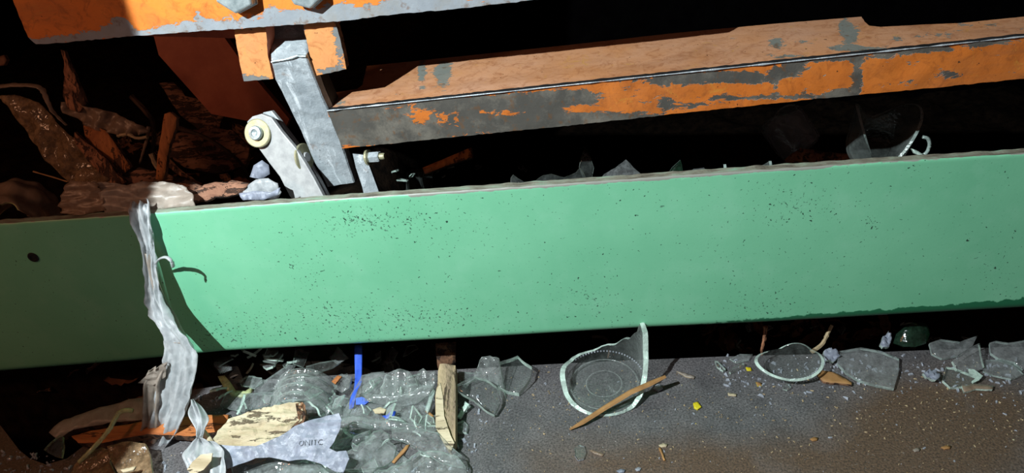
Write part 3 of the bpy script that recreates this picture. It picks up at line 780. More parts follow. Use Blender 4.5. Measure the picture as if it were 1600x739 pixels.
# --- oval dish-like piece with beading
c = Pz(1230, 578, 0.004)
a_ = (Pz(1286, 576, 0) - Pz(1174, 576, 0)).length / 2
fr = axis_frame(c, V((0.03, -0.10, 1)), V((1, 0, 0))) @ Matrix.Diagonal((1, 0.66, 1, 1))
prof = [(0, 0.0), (a_ * .55, 0.0), (a_ * .78, 0.003), (a_ * .92, 0.008), (a_, 0.016), (a_ * 1.01, 0.03)]
def cutd(az):
    d = math.degrees(az) % 360
    return a_ * 1.08 + 0.003 * math.sin(az * 2 + 1) + (0.006 if 40 < d < 100 else 0) * math.sin(math.radians((d - 40) * 3))
dsh = put('curved_glass_piece', vessel_mesh(prof, 0, 2 * math.pi, cutd, 0.003, fr, 90, 20), [M['glass'], M['edge']]); centre(dsh); lay(dsh)
tag(dsh, 'oval dished piece of clear glass with a beaded band, right of the jar bottom', 'glass piece')
bm = bmesh.new()
for k in range(24):
    a = math.radians(190 + k * 6.6); q = fr @ V((math.cos(a) * a_ * .80, math.sin(a) * a_ * .80, 0.0075))
    bmesh.ops.create_icosphere(bm, subdivisions=1, radius=0.0010, matrix=Matrix.Translation(q))
me = bpy.data.meshes.new('beads'); bm.to_mesh(me); bm.free()
r_ = put('moulded_beading', me, M['crumb'], dsh, smooth=True); r_.matrix_parent_inverse = Matrix.Translation(-dsh.location)

# --- arched jar shoulder with ridges, left pile
c = Pz(482, 606, 0.006)
def rip(az, s): return 0.0017 * math.sin(s * 640)
prof = [(0.0290, 0.0), (0.0300, 0.008), (0.0295, 0.020), (0.0275, 0.032), (0.0265, 0.05)]
fr = axis_frame(c, V((0.03, -1, -0.04)), V((1, 0, 0)))
sh = put('ridged_jar_shoulder', vessel_mesh(prof, math.radians(2), math.radians(178), lambda az: 0.040 + 0.004 * math.sin(az * 5), 0.0028, fr, 80, 40, rip), [M['glass_ribbed'], M['edge']]); centre(sh); lay(sh)
tag(sh, 'arched ridged shoulder of a broken jar behind the pale wood chunk', 'broken jar')

# --- shards right of the upright stick
tagv = 'glass shard'
fl_ = lambda amp, fr_: (lambda a, b, p: amp * abs(math.sin(p.x * fr_)))
shard('fluted clear shard standing up with bright highlights, right of the upright stick', [(752, 558), (764, 556), (779, 560), (784, 590), (791, 628), (787, 632), (775, 605), (758, 596), (740, 590), (746, 572)], 0.016, (-0.15, -0.75, 0.62), 0.0028, 'glass_ribbed', 'edge', lambda a, b, p: 0.0016 * math.cos((p.x + 0.25 * p.y) * 900) if b > 0.3 else 0, 0.003, y=None, ground=False)
shard('large flat clear shard with a thick pale green lower edge, right of the upright stick', [(711, 605), (740, 592), (760, 596), (776, 606), (781, 632), (773, 651), (762, 646), (740, 628), (712, 612)], 0.012, (0.10, -0.35, 0.92), 0.0065, 'glass', 'edge', bend(0.003))
shard('rounded curved shard with a pale thick rim, next to the fluted shard', [(781, 570), (795, 562), (809, 555), (815, 562), (832, 578), (830, 592), (822, 603), (811, 614), (795, 612), (779, 608)], 0.009, (0.05, -0.12, 1), 0.0055, 'glass', 'edge', bend(-0.005, 'u'))
shard('small angular shard between the upright stick and the fluted shard', [(716, 580), (738, 582), (752, 580), (742, 592), (728, 600), (718, 594)], 0.012, (0, -0.3, 1), 0.003, 'glass_dusty', 'edge')
tube('glass_sliver', [Pz(731, 632, 0.006), Pz(725, 641, 0.004), Pz(717, 654, 0.002)], 0.0038, 0.0022, M['edge'], sides=5, jit=0.6); o = bpy.context.scene.collection.objects[-1]
tag(o, 'bright pale green glass sliver under the large flat shard', 'glass shard'); lay(o)
shard('small dark square shard right of the stick foot', [(713, 661), (724, 657), (731, 664), (729, 676), (716, 675)], 0.003, (0, 0, 1), 0.003, 'glass_dusty', 'edge')

# --- flat panes at the right
shard('flat clear pane on the floor right of the tan bark chip', [(1310, 549), (1345, 543), (1378, 549), (1405, 560), (1404, 580), (1397, 607), (1370, 602), (1342, 594), (1322, 582), (1308, 567)], 0.005, (0.02, -0.05, 1), 0.0034, 'glass_dusty', 'edge_dim', None)
shard('dark green bottle piece propped against the ledge at the right', [(1396, 536), (1400, 522), (1415, 508), (1435, 504), (1450, 508), (1453, 522), (1444, 538), (1426, 544), (1410, 543)], 0.008, (-0.1, -0.6, 0.75), 0.003, 'glass_green', 'glass_green', bend(0.008, 'u'), y=None, ground=False)
tri = empty('curled_shard', Pz(1500, 596, 0)); tag(tri, 'angular clear shard with pale broken edges at the lower right', 'glass shard')
slab('shard_base', [(1473, 594), (1478, 573), (1492, 575), (1512, 583), (1530, 590), (1522, 601), (1503, 604), (1485, 605)], Pz(1500, 590, 0.004), (0, -0.08, 1), 0.003, M['glass'], M['edge'], 0.005, parent=tri)
slab('shard_lip', [(1514, 576), (1522, 577), (1536, 587), (1530, 594), (1521, 598), (1519, 595), (1528, 588), (1516, 582)], Pz(1525, 588, 0.006), (0.1, -0.3, 1), 0.002, M['edge'], M['edge'], 0.004, parent=tri)
shard('tall triangular shard behind the angular shard, lower right', [(1504, 552), (1520, 542), (1530, 537), (1534, 560), (1538, 575), (1520, 585), (1495, 580), (1488, 566)], 0.008, (0.1, -0.45, 0.9), 0.003, 'glass_dusty', 'edge')
shard('broad flat shard at the rear of the ledge right of the green bottle piece', [(1452, 536), (1470, 530), (1500, 534), (1528, 524), (1520, 540), (1496, 556), (1472, 560), (1456, 552)], 0.006, (0, -0.2, 1), 0.003, 'glass_dusty', 'edge_dim')
shard('flat shard cut by the right edge of the photo', [(1546, 536), (1556, 533), (1575, 536), (1612, 530), (1630, 560), (1598, 578), (1585, 566), (1560, 560), (1548, 552)], 0.005, (0, -0.1, 1), 0.003, 'glass_dusty', 'edge_dim')
shard('dusty shard lying flat below the right-edge shard', [(1540, 562), (1560, 562), (1585, 570), (1600, 584), (1580, 592), (1552, 586), (1536, 580)], 0.003, (0, 0, 1), 0.002, 'glass_dusty', 'edge_dim')
shard('thin layered flake stack below the angular shard', [(1502, 604), (1525, 601), (1552, 604), (1550, 610), (1524, 609), (1506, 613)], 0.002, (0, 0, 1), 0.002, 'film_brown', 'edge', cr_(0.001, 200, 4))
for lab, pts, sd in (('crumpled frosty glass lump left of the flat pane', [(1286, 552), (1296, 547), (1308, 550), (1312, 560), (1302, 568), (1288, 566)], 1),
                     ('crumpled frosty glass lump left of the green bottle piece', [(1375, 540), (1378, 528), (1386, 522), (1388, 518), (1392, 530), (1388, 544), (1378, 545)], 2),
                     ('whitish lump just behind the flat pane right corner', [(1440, 586), (1452, 578), (1462, 580), (1468, 590), (1460, 597), (1446, 592)], 3)):
    shard(lab, pts, 0.005, (0, -0.4, 1), 0.004, 'film_lilac', 'edge', cr_(0.005, 330, sd), 0.002, name='frosty_glass_lump')
shard('V-shaped left flake of glass left of the oval dish', [(1117, 565), (1122, 566), (1134, 579), (1130, 581), (1120, 574)], 0.003, (0, -0.2, 1), 0.003, 'glass', 'edge')
shard('V-shaped right flake of glass left of the oval dish', [(1139, 582), (1144, 576), (1160, 568), (1163, 570), (1150, 579), (1142, 584)], 0.003, (0, -0.2, 1), 0.003, 'glass', 'edge')
shard('small clear shard on the ledge edge above the V-shaped flakes', [(1140, 560), (1156, 553), (1176, 553), (1170, 562), (1150, 566)], 0.003, (0, -0.1, 1), 0.002, 'glass_dusty', 'edge_dim')
shard('tiny bright shard in front of the oval dish', [(1224, 604), (1232, 601), (1236, 606), (1230, 611), (1223, 609)], 0.002, (0, -0.3, 1), 0.002, 'glass', 'edge', step=0.003)
shard('small hexagonal glass chip near the bottom edge of the photo', [(897, 700), (905, 695), (913, 697), (916, 707), (912, 717), (903, 719), (898, 711)], 0.002, (0, 0, 1), 0.0016, 'glass', 'crumb', step=0.003)
shard('thin pale sliver right of the hexagonal glass chip', [(921, 704), (926, 703), (944, 710), (941, 713), (928, 709)], 0.001, (0, 0, 1), 0.001, 'film_brown', 'film_brown', step=0.003)

# --- wood: upright stick, splinter, chunk, orange stick, chips
us = empty('wooden_stick', Pz(695, 700, 0.0)); tag(us, 'upright pale split stick leaning out from under the green beam', 'stick')
sp = [(684, 572), (690, 564), (710, 568), (711, 600), (711, 650), (711, 688), (704, 706), (692, 690), (681, 668), (680, 620), (683, 600)]
at = Pz(694, 700, 0.006); nn_ = V((0.0, -0.22, 1)).normalized()
up_pt = [(687, 540), (710, 538)]
slab('stick_shaft', [(684, 596), (684, 580), (687, 568), (711, 569), (711, 600), (711, 650), (711, 688), (704, 706), (692, 690), (681, 668), (680, 620)], at + nn_ * 0.006, nn_, 0.010, M['wood_v'], M['wood'], 0.004, disp=lambda a, b, p: 0.0016 * noise.noise(V((p.x * 220, p.y * 22, 0))) - (0.0018 if a > 0.5 + 0.06 * math.sin(b * 9) else 0), parent=us)
s2 = slab('split_face', [(681, 612), (688, 598), (692, 620), (694, 650), (704, 680), (710, 692), (704, 706), (692, 690), (681, 668)], at + nn_ * 0.0068, nn_, 0.003, M['wood_x'], M['wood_x'], 0.004, parent=us); s2['label'] = 'paler freshly split face of the stick'
spl = put('wood_splinter', tube_mesh([Pz(890, 671, 0.002), Pz(910, 660, 0.004), Pz(945, 637, 0.009), Pz(985, 613, 0.015), Pz(1015, 600, 0.018), Pz(1040, 588, 0.021)], [0.0010, 0.0026, 0.0027, 0.0030, 0.0030, 0.0016], 6, 0.5, 0.3, 4), M['splinter']); centre(spl)
tag(spl, 'long thin tan wood splinter lying across the broken jar bottom', 'splinter')
ch = empty('wood_chunk', Pz(400, 690, 0.0)); tag(ch, 'thick pale chunk of split wood partly under white film, lower left', 'wood chunk')
slab('chunk_body', [(330, 690), (345, 668), (362, 652), (400, 640), (424, 635), (452, 629), (470, 628), (473, 640), (472, 656), (462, 668), (444, 684), (420, 700), (385, 715), (340, 712)], Pz(400, 672, 0.030), (0.05, -0.30, 1), 0.018, M['wood_x'], M['bark'], 0.0035, disp=lambda a, b, p: 0.0026 * noise.noise(V((p.x * 40, p.y * 170, 2))) + 0.0015 * noise.noise(V((p.x * 200, p.y * 260, 2))), jag=0.0007, parent=ch)
slab('bark_end', [(462, 632), (471, 628), (477, 634), (478, 650), (474, 662), (458, 676), (452, 674), (466, 656)], Pz(468, 652, 0.031), (0.4, -0.35, 1), 0.012, M['bark'], M['bark'], 0.003, disp=cr_(0.003, 180, 3), parent=ch)
o = put('crack', tube_mesh([Pz(410, 657, 0.0312), Pz(416, 648, 0.0325), Pz(421, 636, 0.034)], [0.0004, 0.0012, 0.0006], 5), M['darksteel'], ch)
shard('thick orange-brown stick lying in shadow at the lower left', [(111, 681), (140, 674), (230, 657), (300, 650), (357, 648), (352, 672), (300, 682), (230, 678), (160, 692), (122, 692)], 0.016, (0, -0.25, 1), 0.010, 'wood_orx', 'bark', lambda a, b, p: 0.0012 * noise.noise(V((p.x * 30, p.y * 260, 1))), 0.004, name='wooden_stick', cat='stick', ground=False)
shard('tan leaf-shaped bark chip in front of the oval glass dish', [(1275, 586), (1285, 581), (1303, 584), (1318, 591), (1331, 598), (1330, 603), (1312, 601), (1298, 600), (1286, 597)], 0.002, (0, 0, 1), 0.002, 'splinter', 'bark', cr_(0.0015, 120, 6), 0.004, name='bark_chip', cat='bark chip')
shard('pale pointed wood flake between the film loop and the wood chunk', [(318, 668), (326, 678), (334, 690), (325, 694), (316, 680)], 0.034, (0.2, -0.5, 1), 0.001, 'wood_x', 'wood_x', None, 0.004, name='wood_flake', cat='wood flake', ground=False)
shard('small orange wood chip left of the blue tape', [(518, 596), (528, 586), (534, 588), (524, 600)], 0.020, (0, -0.4, 1), 0.002, 'wood_or', 'wood_or', None, 0.003, name='wood_chip', cat='wood chip', ground=False)
shard('thin stick across the dark hollow in the lower glass pile', [(612, 722), (616, 724), (636, 702), (640, 694), (634, 696)], 0.022, (0, -0.3, 1), 0.002, 'splinter', 'bark', None, 0.004, name='wood_splinter', cat='splinter', ground=False)
shard('tiny yellow-brown twig bit left of the upright stick foot', [(664, 642), (669, 641), (678, 650), (675, 653)], 0.008, (0, -0.3, 1), 0.002, 'splinter', 'splinter', None, 0.003, name='wood_chip', cat='wood chip', ground=False)

# --- blue tape and flakes
bt = empty('blue_tape', Pz(560, 640, 0.004)); tag(bt, 'bright blue strip of tape standing in the glass pile', 'tape')
L = [Py(554, 540, .034), Pz(555, 582, .010), Pz(553, 604, .012), Pz(548, 622, .010), Pz(546, 640, .006)]; Rr = [Py(566, 540, .034), Pz(565, 582, .010), Pz(565, 600, .012), Pz(558, 612, .012), Pz(552, 636, .007)]
put('tape_strip', strap_mesh(list(zip(L, Rr)), 0.0006, 5, lambda s, t: 0.001 * math.sin(s * 9 + t * 3), 5), M['blue'], bt, smooth=True)
slab('tape_fold', [(556, 622), (566, 620), (577, 627), (570, 632), (556, 632)], Pz(566, 626, 0.012), (0, -0.4, 1), 0.001, M['blue'], M['blue'], 0.003, parent=bt)
shard('small blue and white flake on the glass below the tape', [(597, 650), (606, 648), (612, 641), (619, 643), (617, 650), (604, 655)], 0.012, (0, -0.3, 1), 0.0012, 'blue', 'film_lilac', cr_(0.001, 200, 1), 0.003, name='plastic_flake', cat='flake', ground=False)
shard('small bright yellow flake on the floor right of the splinter', [(1083, 630), (1090, 628), (1093, 632), (1096, 636), (1090, 640), (1084, 637)], 0.0015, (0, 0, 1), 0.0015, 'yellow', 'yellow', None, 0.002, name='plastic_flake', cat='flake')
shard('bluish white crumb right of the broken jar bottom', [(1024, 604), (1031, 601), (1036, 608), (1029, 613), (1022, 609)], 0.002, (0, -0.3, 1), 0.003, 'crumb', 'crumb', cr_(0.001, 300, 1), 0.002, name='glass_crumb', cat='crumb')
shard('grey wood shaving above the yellow flake', [(1057, 580), (1064, 581), (1086, 588), (1084, 592), (1070, 588)], 0.0012, (0, 0, 1), 0.001, 'film_grey', 'wood', None, 0.003, name='wood_shaving', cat='shaving')
shard('short pale sliver right of the yellow flake', [(1137, 614), (1151, 616), (1150, 619), (1138, 618)], 0.001, (0, 0, 1), 0.001, 'wood_x', 'wood_x', None, 0.003, name='wood_shaving', cat='shaving')
shard('thin curved tan shaving near the bottom edge right of the hexagonal chip', [(1029, 700), (1032, 699), (1040, 719), (1037, 720)], 0.001, (0, 0, 1), 0.001, 'splinter', 'splinter', None, 0.003, name='wood_shaving', cat='shaving')
shard('small yellowish crumb left of the oval dish', [(1165, 574), (1173, 574), (1174, 579), (1167, 579)], 0.001, (0, 0, 1), 0.001, 'yellow', 'yellow', None, 0.002, name='plastic_flake', cat='flake')
shard('lower yellowish crumb in front of the oval dish', [(1181, 597), (1189, 598), (1190, 603), (1183, 603)], 0.001, (0, 0, 1), 0.001, 'splinter', 'yellow', None, 0.002, name='plastic_flake', cat='flake')
for lab, x, y, w, m_ in (('pale straw bit far right of the floor', 1478, 699, 16, 'splinter'), ('whitish bit beside the far right straw', 1432, 703, 12, 'film_grey'), ('small straw bit midway right on the floor', 1272, 686, 13, 'splinter'), ('pale curled bit on the floor below the bark chip', 1036, 696, 14, 'wood_x'), ('grey crumb at the bottom centre edge', 970, 736, 14, 'film_lilac'), ('greenish glass crumb near the bottom centre', 597+400, 733, 10, 'crumb')):
    shard(lab, [(x - w/2, y), (x, y - 3), (x + w/2, y - 2), (x + w/2 - 2, y + 2), (x - 2, y + 3)], 0.001, (0, 0, 1), 0.001, m_, m_, None, 0.003, name='floor_scrap', cat='scrap')

# --- crumbs nobody could count
def crumbs(name, label, n, region, size, mat, seed, zf=lambda x, y: 0.0):
    rnd = random.Random(seed); vs, fs = [], []
    k = 0
    while k < n:
        px, py = region(rnd)
        p = Pz(px, py, 0); s = size * rnd.uniform(0.4, 1.0) ** 2 * 1.6; b = len(vs); z = zf(p.x, p.y)
        ang = rnd.uniform(0, 6.28); ca, sa = math.cos(ang), math.sin(ang); e = rnd.uniform(1, 2.2)
        for dx, dy in ((-1, -.6), (1, -.5), (.7, .8), (-.8, .6)):
            x, y = dx * s * e * rnd.uniform(.6, 1), dy * s * rnd.uniform(.6, 1)
            vs.append((p.x + x * ca - y * sa, p.y + x * sa + y * ca, z + 0.0001)); 
        for q in range(4):
            v = vs[b + q]; vs.append((v[0] * .7 + p.x * .3, v[1] * .7 + p.y * .3, z + s * rnd.uniform(.6, 1.2)))
        fs += [(b, b+1, b+5, b+4), (b+1, b+2, b+6, b+5), (b+2, b+3, b+7, b+6), (b+3, b, b+4, b+7), (b+4, b+5, b+6, b+7), (b+3, b+2, b+1, b)]
        k += 1
    me = bpy.data.meshes.new(name); me.from_pydata(vs, [], fs); me.update()
    return tag(put(name, me, M[mat]), label, None, kind='stuff')
def reg_floor(r):
    while True:
        x = r.uniform(700, 1640); y = r.triangular(562, 745, 640)
        if y > 575 - (x - 715) * 0.03: return x, y
def reg_edge(r): return r.uniform(1110, 1620), r.gauss(578, 20) if False else max(556, r.gauss(585, 16))
def reg_left(r): return r.uniform(250, 760), r.uniform(615, 745)
crumbs('grit', 'fine dark brown grit scattered on the floor', 650, reg_floor, 0.0006, 'wood', 1)
crumbs('glass_grit', 'tiny glass crumbs sprinkled over the floor', 90, reg_floor, 0.0008, 'crumb', 2)
crumbs('glass_grit', 'glass crumbs gathered along the ledge under the beam', 260, reg_edge, 0.0013, 'crumb', 3)
crumbs('glass_grit', 'glass crumbs between the big shards of the left pile', 350, reg_left, 0.0014, 'crumb', 4)
crumbs('glass_grit', 'glittering crumbs on the brown floor at the lower left corner', 60, lambda r: (r.uniform(0, 130), r.uniform(705, 745)), 0.0014, 'crumb', 5)

# ------------------------------------------------------------ left pile of glass on the ledge
S = shard
S('large flat pane lying in the middle of the left pile, left of the upright stick', [(566, 588), (600, 584), (640, 600), (678, 608), (674, 640), (664, 664), (620, 672), (570, 668), (535, 660), (548, 620)], 0.008, (-0.05, -0.25, 1), 0.003, 'glass_dusty', 'edge_dim', cr_(0.0016, 40, 11))
S('fluted cup base standing at the rear of the left pile', [(592, 616), (597, 600), (603, 586), (614, 579), (626, 576), (641, 581), (650, 595), (655, 610), (640, 622), (612, 624)], 0.018, (-0.1, -0.65, 0.75), 0.003, 'glass_ribbed', 'edge_dim', lambda a, b, p: 0.002 * math.cos(p.x * 520) + 0.004 * a * (1 - a), 0.003)
S('smaller fluted piece between the cup base and the upright stick', [(648, 592), (654, 580), (661, 575), (668, 581), (680, 580), (684, 592), (676, 606), (656, 608)], 0.016, (0.15, -0.65, 0.75), 0.003, 'glass_ribbed', 'edge_dim', lambda a, b, p: 0.0014 * math.cos(p.x * 800), 0.003)
S('curved collar of glass in front of the fluted pieces', [(585, 616), (612, 620), (640, 614), (660, 603), (670, 594), (678, 604), (672, 618), (654, 630), (628, 636), (596, 632), (570, 626)], 0.015, (0, -0.55, 0.8), 0.004, 'glass_dusty', 'edge_dim', bend(0.005, 'v'), 0.004)
S('dark wedge of thick glass touching the blue tape', [(566, 604), (578, 594), (593, 588), (594, 592), (580, 606), (566, 616)], 0.016, (-0.2, -0.3, 1), 0.004, 'glass_dusty', 'edge', None, 0.004)
S('flat shard at the rear between the blue tape and the cup base', [(568, 590), (580, 582), (600, 580), (596, 598), (585, 612), (568, 610)], 0.012, (0.05, -0.4, 0.9), 0.0026, 'glass_dusty', 'edge_dim')
S('clear shard left of the blue tape', [(520, 590), (534, 584), (549, 588), (546, 606), (534, 614), (520, 606)], 0.014, (-0.1, -0.4, 0.9), 0.0026, 'glass_dusty', 'edge_dim')
S('long triangular pane with a straight dark edge behind the ridged jar shoulder', [(396, 606), (420, 590), (450, 570), (460, 570), (444, 592), (432, 606), (410, 618), (398, 616)], 0.018, (-0.1, -0.45, 0.9), 0.003, 'glass_dusty', 'edge')
S('curved shard with a bright yellowish rim under the beam', [(340, 588), (352, 588), (362, 600), (370, 612), (384, 612), (394, 604), (392, 614), (378, 622), (362, 620), (350, 606)], 0.012, (0.1, -0.3, 1), 0.004, 'edge_yellow', 'edge_yellow', bend(0.003), 0.004, ground=False)
S('small round blistered glass piece right of the yellowish rim', [(374, 596), (386, 590), (400, 590), (412, 594), (408, 602), (392, 606), (378, 604)], 0.016, (0, -0.3, 1), 0.003, 'glass', 'edge_dim', bend(0.004))
S('flat shard low on the left of the ridged jar shoulder', [(350, 618), (392, 614), (432, 612), (436, 628), (410, 636), (370, 642), (344, 634)], 0.010, (-0.05, -0.25, 1), 0.003, 'glass_dusty', 'edge_dim', cr_(0.001, 60, 3))
S('long thin pane leaning behind the top of the jar shoulder', [(478, 572), (500, 566), (524, 562), (532, 566), (520, 574), (498, 582), (480, 582)], 0.024, (0.1, -0.4, 0.9), 0.0026, 'glass', 'edge')
S('rounded inner piece of glass under the arch of the jar shoulder', [(476, 624), (492, 616), (512, 622), (520, 640), (510, 652), (486, 650), (476, 640)], 0.012, (0.05, -0.3, 1), 0.003, 'glass_dusty', 'edge_dim', cr_(0.004, 90, 9), 0.004)
S('long wavy piece of jar rim across the middle of the left pile', [(524, 654), (545, 648), (580, 654), (620, 658), (660, 664), (682, 672), (670, 680), (630, 674), (590, 672), (552, 668), (528, 668)], 0.016, (0, -0.5, 0.85), 0.005, 'glass_dusty', 'edge', lambda a, b, p: 0.003 * math.sin(p.x * 210) + 0.003 * (1 - (2 * b - 1) ** 2), 0.004)
S('rounded shard with a wavy outline in front of the wavy jar rim', [(520, 720), (548, 706), (572, 690), (584, 674), (596, 670), (606, 676), (608, 688), (618, 696), (614, 716), (598, 728), (568, 734), (536, 736)], 0.018, (0.05, -0.35, 0.95), 0.003, 'glass_dusty', 'edge', lambda a, b, p: 0.004 * math.sin(a * 5) + 0.003 * abs(noise.noise(V((p.x * 120, p.y * 120, 1)))), 0.004)
S('curved dark shard left of the rounded wavy shard', [(518, 696), (536, 686), (556, 682), (578, 672), (576, 684), (556, 694), (534, 702), (520, 706)], 0.014, (-0.1, -0.5, 0.8), 0.004, 'glass_dusty', 'edge', bend(0.004), 0.004)
S('bluish clear shard just right of the white film tip', [(536, 668), (552, 660), (572, 664), (584, 666), (574, 680), (552, 686), (538, 684)], 0.016, (0.1, -0.4, 0.9), 0.003, 'glass', 'edge', bend(0.003), 0.004)
S('broad dusty pane at the lower right of the left pile', [(612, 668), (650, 668), (684, 676), (702, 696), (722, 712), (724, 730), (690, 724), (660, 706), (632, 690), (612, 684)], 0.014, (0.05, -0.2, 1), 0.003, 'glass_dusty', 'edge_dim', cr_(0.0016, 60, 14))
S('scalloped glass piece at the bottom edge left of the stick foot', [(584, 742), (590, 735), (604, 734), (620, 728), (640, 718), (654, 704), (690, 706), (716, 714), (728, 730), (730, 760), (580, 760)], 0.010, (0, -0.3, 1), 0.004, 'glass_ribbed', 'edge', cr_(0.0035, 90, 2), 0.004)
S('dark shiny glass under the lower edge of the white film', [(362, 730), (384, 718), (430, 712), (470, 714), (500, 726), (520, 745), (480, 760), (370, 760)], 0.012, (0, -0.3, 1), 0.004, 'glass_ribbed', 'edge_dim', cr_(0.004, 70, 5), 0.004)
S('wedge of clear glass at the bottom edge between film and rounded shard', [(500, 736), (520, 730), (545, 736), (584, 736), (580, 756), (505, 756)], 0.008, (0, -0.3, 1), 0.004, 'glass', 'edge', cr_(0.003, 80, 6), 0.004)
S('thin curved shard edge beside the upright stick', [(664, 640), (670, 620), (677, 608), (680, 610), (674, 630), (668, 646)], 0.013, (0, -0.3, 1), 0.002, 'edge_dim', 'edge_dim', None, 0.004)
S('dusty shard under the upright stick on its left side', [(650, 664), (668, 650), (684, 648), (684, 676), (672, 678), (654, 674)], 0.006, (0, -0.1, 1), 0.003, 'glass_dusty', 'edge_dim')
S('flat shard at the left foot of the blue tape', [(520, 616), (546, 622), (548, 640), (540, 654), (522, 650), (514, 634)], 0.008, (0.1, -0.2, 1), 0.003, 'glass_dusty', 'edge_dim')
S('broad clear pane under the whole front of the left pile', [(440, 700), (520, 668), (600, 690), (640, 720), (640, 756), (430, 756)], 0.004, (0, -0.06, 1), 0.003, 'glass_dusty', 'edge_dim')
S('tan scrap lying on the flat pane below the blue flake', [(582, 640), (594, 636), (604, 640), (600, 646), (586, 646)], 0.013, (0, -0.25, 1), 0.001, 'wood_x', 'wood', None, 0.003, name='paper_scrap', cat='scrap', ground=False)

# warm-lit left corner
S('small triangular smoky glass piece near the lower left corner', [(68, 703), (78, 692), (92, 680), (98, 682), (99, 700), (96, 715), (84, 712)], 0.012, (0.1, -0.35, 1), 0.003, 'glass', 'edge_yellow', None, 0.004)
rm = put('curved_glass_fragment', tube_mesh(smoothpath([Pz(124, 722, .016), Pz(140, 706, .022), Pz(155, 690, .026), Pz(170, 672, .030), Pz(178, 658, .033), Pz(186, 645, .036), Pz(197, 641, .036), Pz(208, 642, .034)], 5), [0.0022] * 36, 8, 1.0, 0.35, 5), M['edge_yellow'], smooth=True); centre(rm)
tag(rm, 'thick bent yellowish glass rim crossing the orange-brown stick', 'glass fragment')
S('large smoky sheet of glass at the bottom left corner', [(108, 745), (118, 728), (130, 714), (160, 700), (176, 706), (172, 724), (184, 745)], 0.014, (0, -0.3, 1), 0.003, 'glass_brown', 'edge_yellow', cr_(0.003, 60, 3), 0.005)
S('smoky glass sheet right of the bottom left sheet', [(168, 698), (200, 690), (228, 694), (236, 716), (240, 745), (190, 745), (176, 722)], 0.018, (0.05, -0.3, 1), 0.003, 'glass_brown', 'edge_yellow', cr_(0.003, 60, 8), 0.005)
S('pale bright flake at the bottom edge left of the hanging film', [(188, 734), (198, 731), (212, 729), (208, 735), (192, 738)], 0.026, (0, -0.3, 1), 0.0015, 'wood_x', 'wood_x', None, 0.003, name='wood_flake', cat='wood flake', ground=False)
S('dull grey-brown slab of debris behind the orange-brown stick', [(80, 680), (96, 664), (140, 648), (190, 632), (225, 625), (245, 640), (238, 660), (180, 664), (120, 676), (92, 690)], 0.010, (0, -0.35, 1), 0.008, 'film_grey', 'bark', cr_(0.003, 50, 2), 0.006, name='debris_slab', cat='debris slab')

# ------------------------------------------------------------ white film hanging over the beam
fs_ = empty('hanging_film_strip', Py(215, 320, -0.001)); tag(fs_, 'long twisted strip of whitish plastic film hanging over the green beam', 'plastic film')
stn = [((205, 318, .006), (234, 316, .006)), ((203, 326, -.002), (236, 330, -.002)), ((208, 350, -.006), (239, 352, -.005)), ((224, 385, -.009), (242, 388, -.010)), ((230, 430, -.014), (245, 428, -.016)), ((229, 462, -.020), (252, 462, -.022)), ((234, 492, -.027), (268, 494, -.030)), ((250, 520, -.034), (284, 518, -.038)), ((256, 545, -.040), (304, 545, -.044)), ((254, 575, -.045), (307, 568, -.050)), ((246, 610, -.050), (304, 600, -.056)), ((240, 650, -.056), (296, 634, -.062)), ((236, 690, -.062), (282, 668, -.068)), ((237, 728, -.068), (258, 706, -.072))]
def fw(s, t): return 0.0035 * noise.noise(V((s * 5, t * 7, 2))) + (0.0022 + 0.0035 * s) * abs(noise.noise(V((s * 16, t * 9, 6)))) + 0.0022 * math.sin(t * 14 + s * 7) + 0.0011 * math.sin(t * 34 + 6 * noise.noise(V((s * 8, 0, 0)))) + 0.0012 * noise.noise(V((s * 40, t * 22, 3)))
put('film_sheet', strap_mesh([(Py(*a), Py(*b)) for a, b in stn], 0.0005, 22, fw, 7), M['film'], fs_, smooth=True)
# second fold, twisted against the first between y 430 and 545
st2 = [((226, 395, -.011), (238, 396, -.011)), ((238, 440, -.018), (247, 436, -.018)), ((246, 470, -.019), (262, 470, -.017)), ((258, 495, -.023), (276, 492, -.020)), ((268, 520, -.030), (286, 516, -.028)), ((262, 536, -.040), (302, 540, -.038))]
put('folded_edge', strap_mesh([(Py(*a), Py(*b)) for a, b in st2], 0.0005, 10, lambda s, t: 0.002 * math.sin(s * 6 + t * 5), 6), M['film_grey'], fs_, smooth=True)
put('curl', tube_mesh(smoothpath([Py(243, 412, -.014), Py(250, 404, -.019), Py(260, 402, -.024), Py(268, 408, -.026), Py(271, 417, -.025)], 5), [0.0012, .0014, .0016, .0018, .0018, .0019] + [.0018] * 15, 6, 0.5, 0.3), M['film'], fs_, smooth=True)
me = strap_mesh([(Py(*a), Py(*b)) for a, b in (((232, 578, -.052), (262, 566, -.050)), ((224, 600, -.056), (250, 600, -.054)), ((222, 640, -.060), (248, 640, -.058)), ((220, 672, -.064), (246, 676, -.064)), ((205, 700, -.066), (244, 704, -.068)), ((215, 724, -.070), (242, 728, -.070)))], 0.0005, 12, lambda s, t: 0.004 * noise.noise(V((s * 9, t * 5, 1))) + 0.002 * math.sin(t * 16), 6)
o = put('torn_flap', me, M['film_grey'], fs_, smooth=True)
me = slab_mesh([Py(x, y, -.054) for x, y in ((218, 594), (234, 582), (258, 570), (258, 590), (240, 600))], Py(240, 590, -.054), V((0.2, -1, 0.1)), 0.0006, 0.004, crumple(0.002, 120, 3)); put('torn_corner', me, [M['film_grey'], M['film_grey']], fs_)

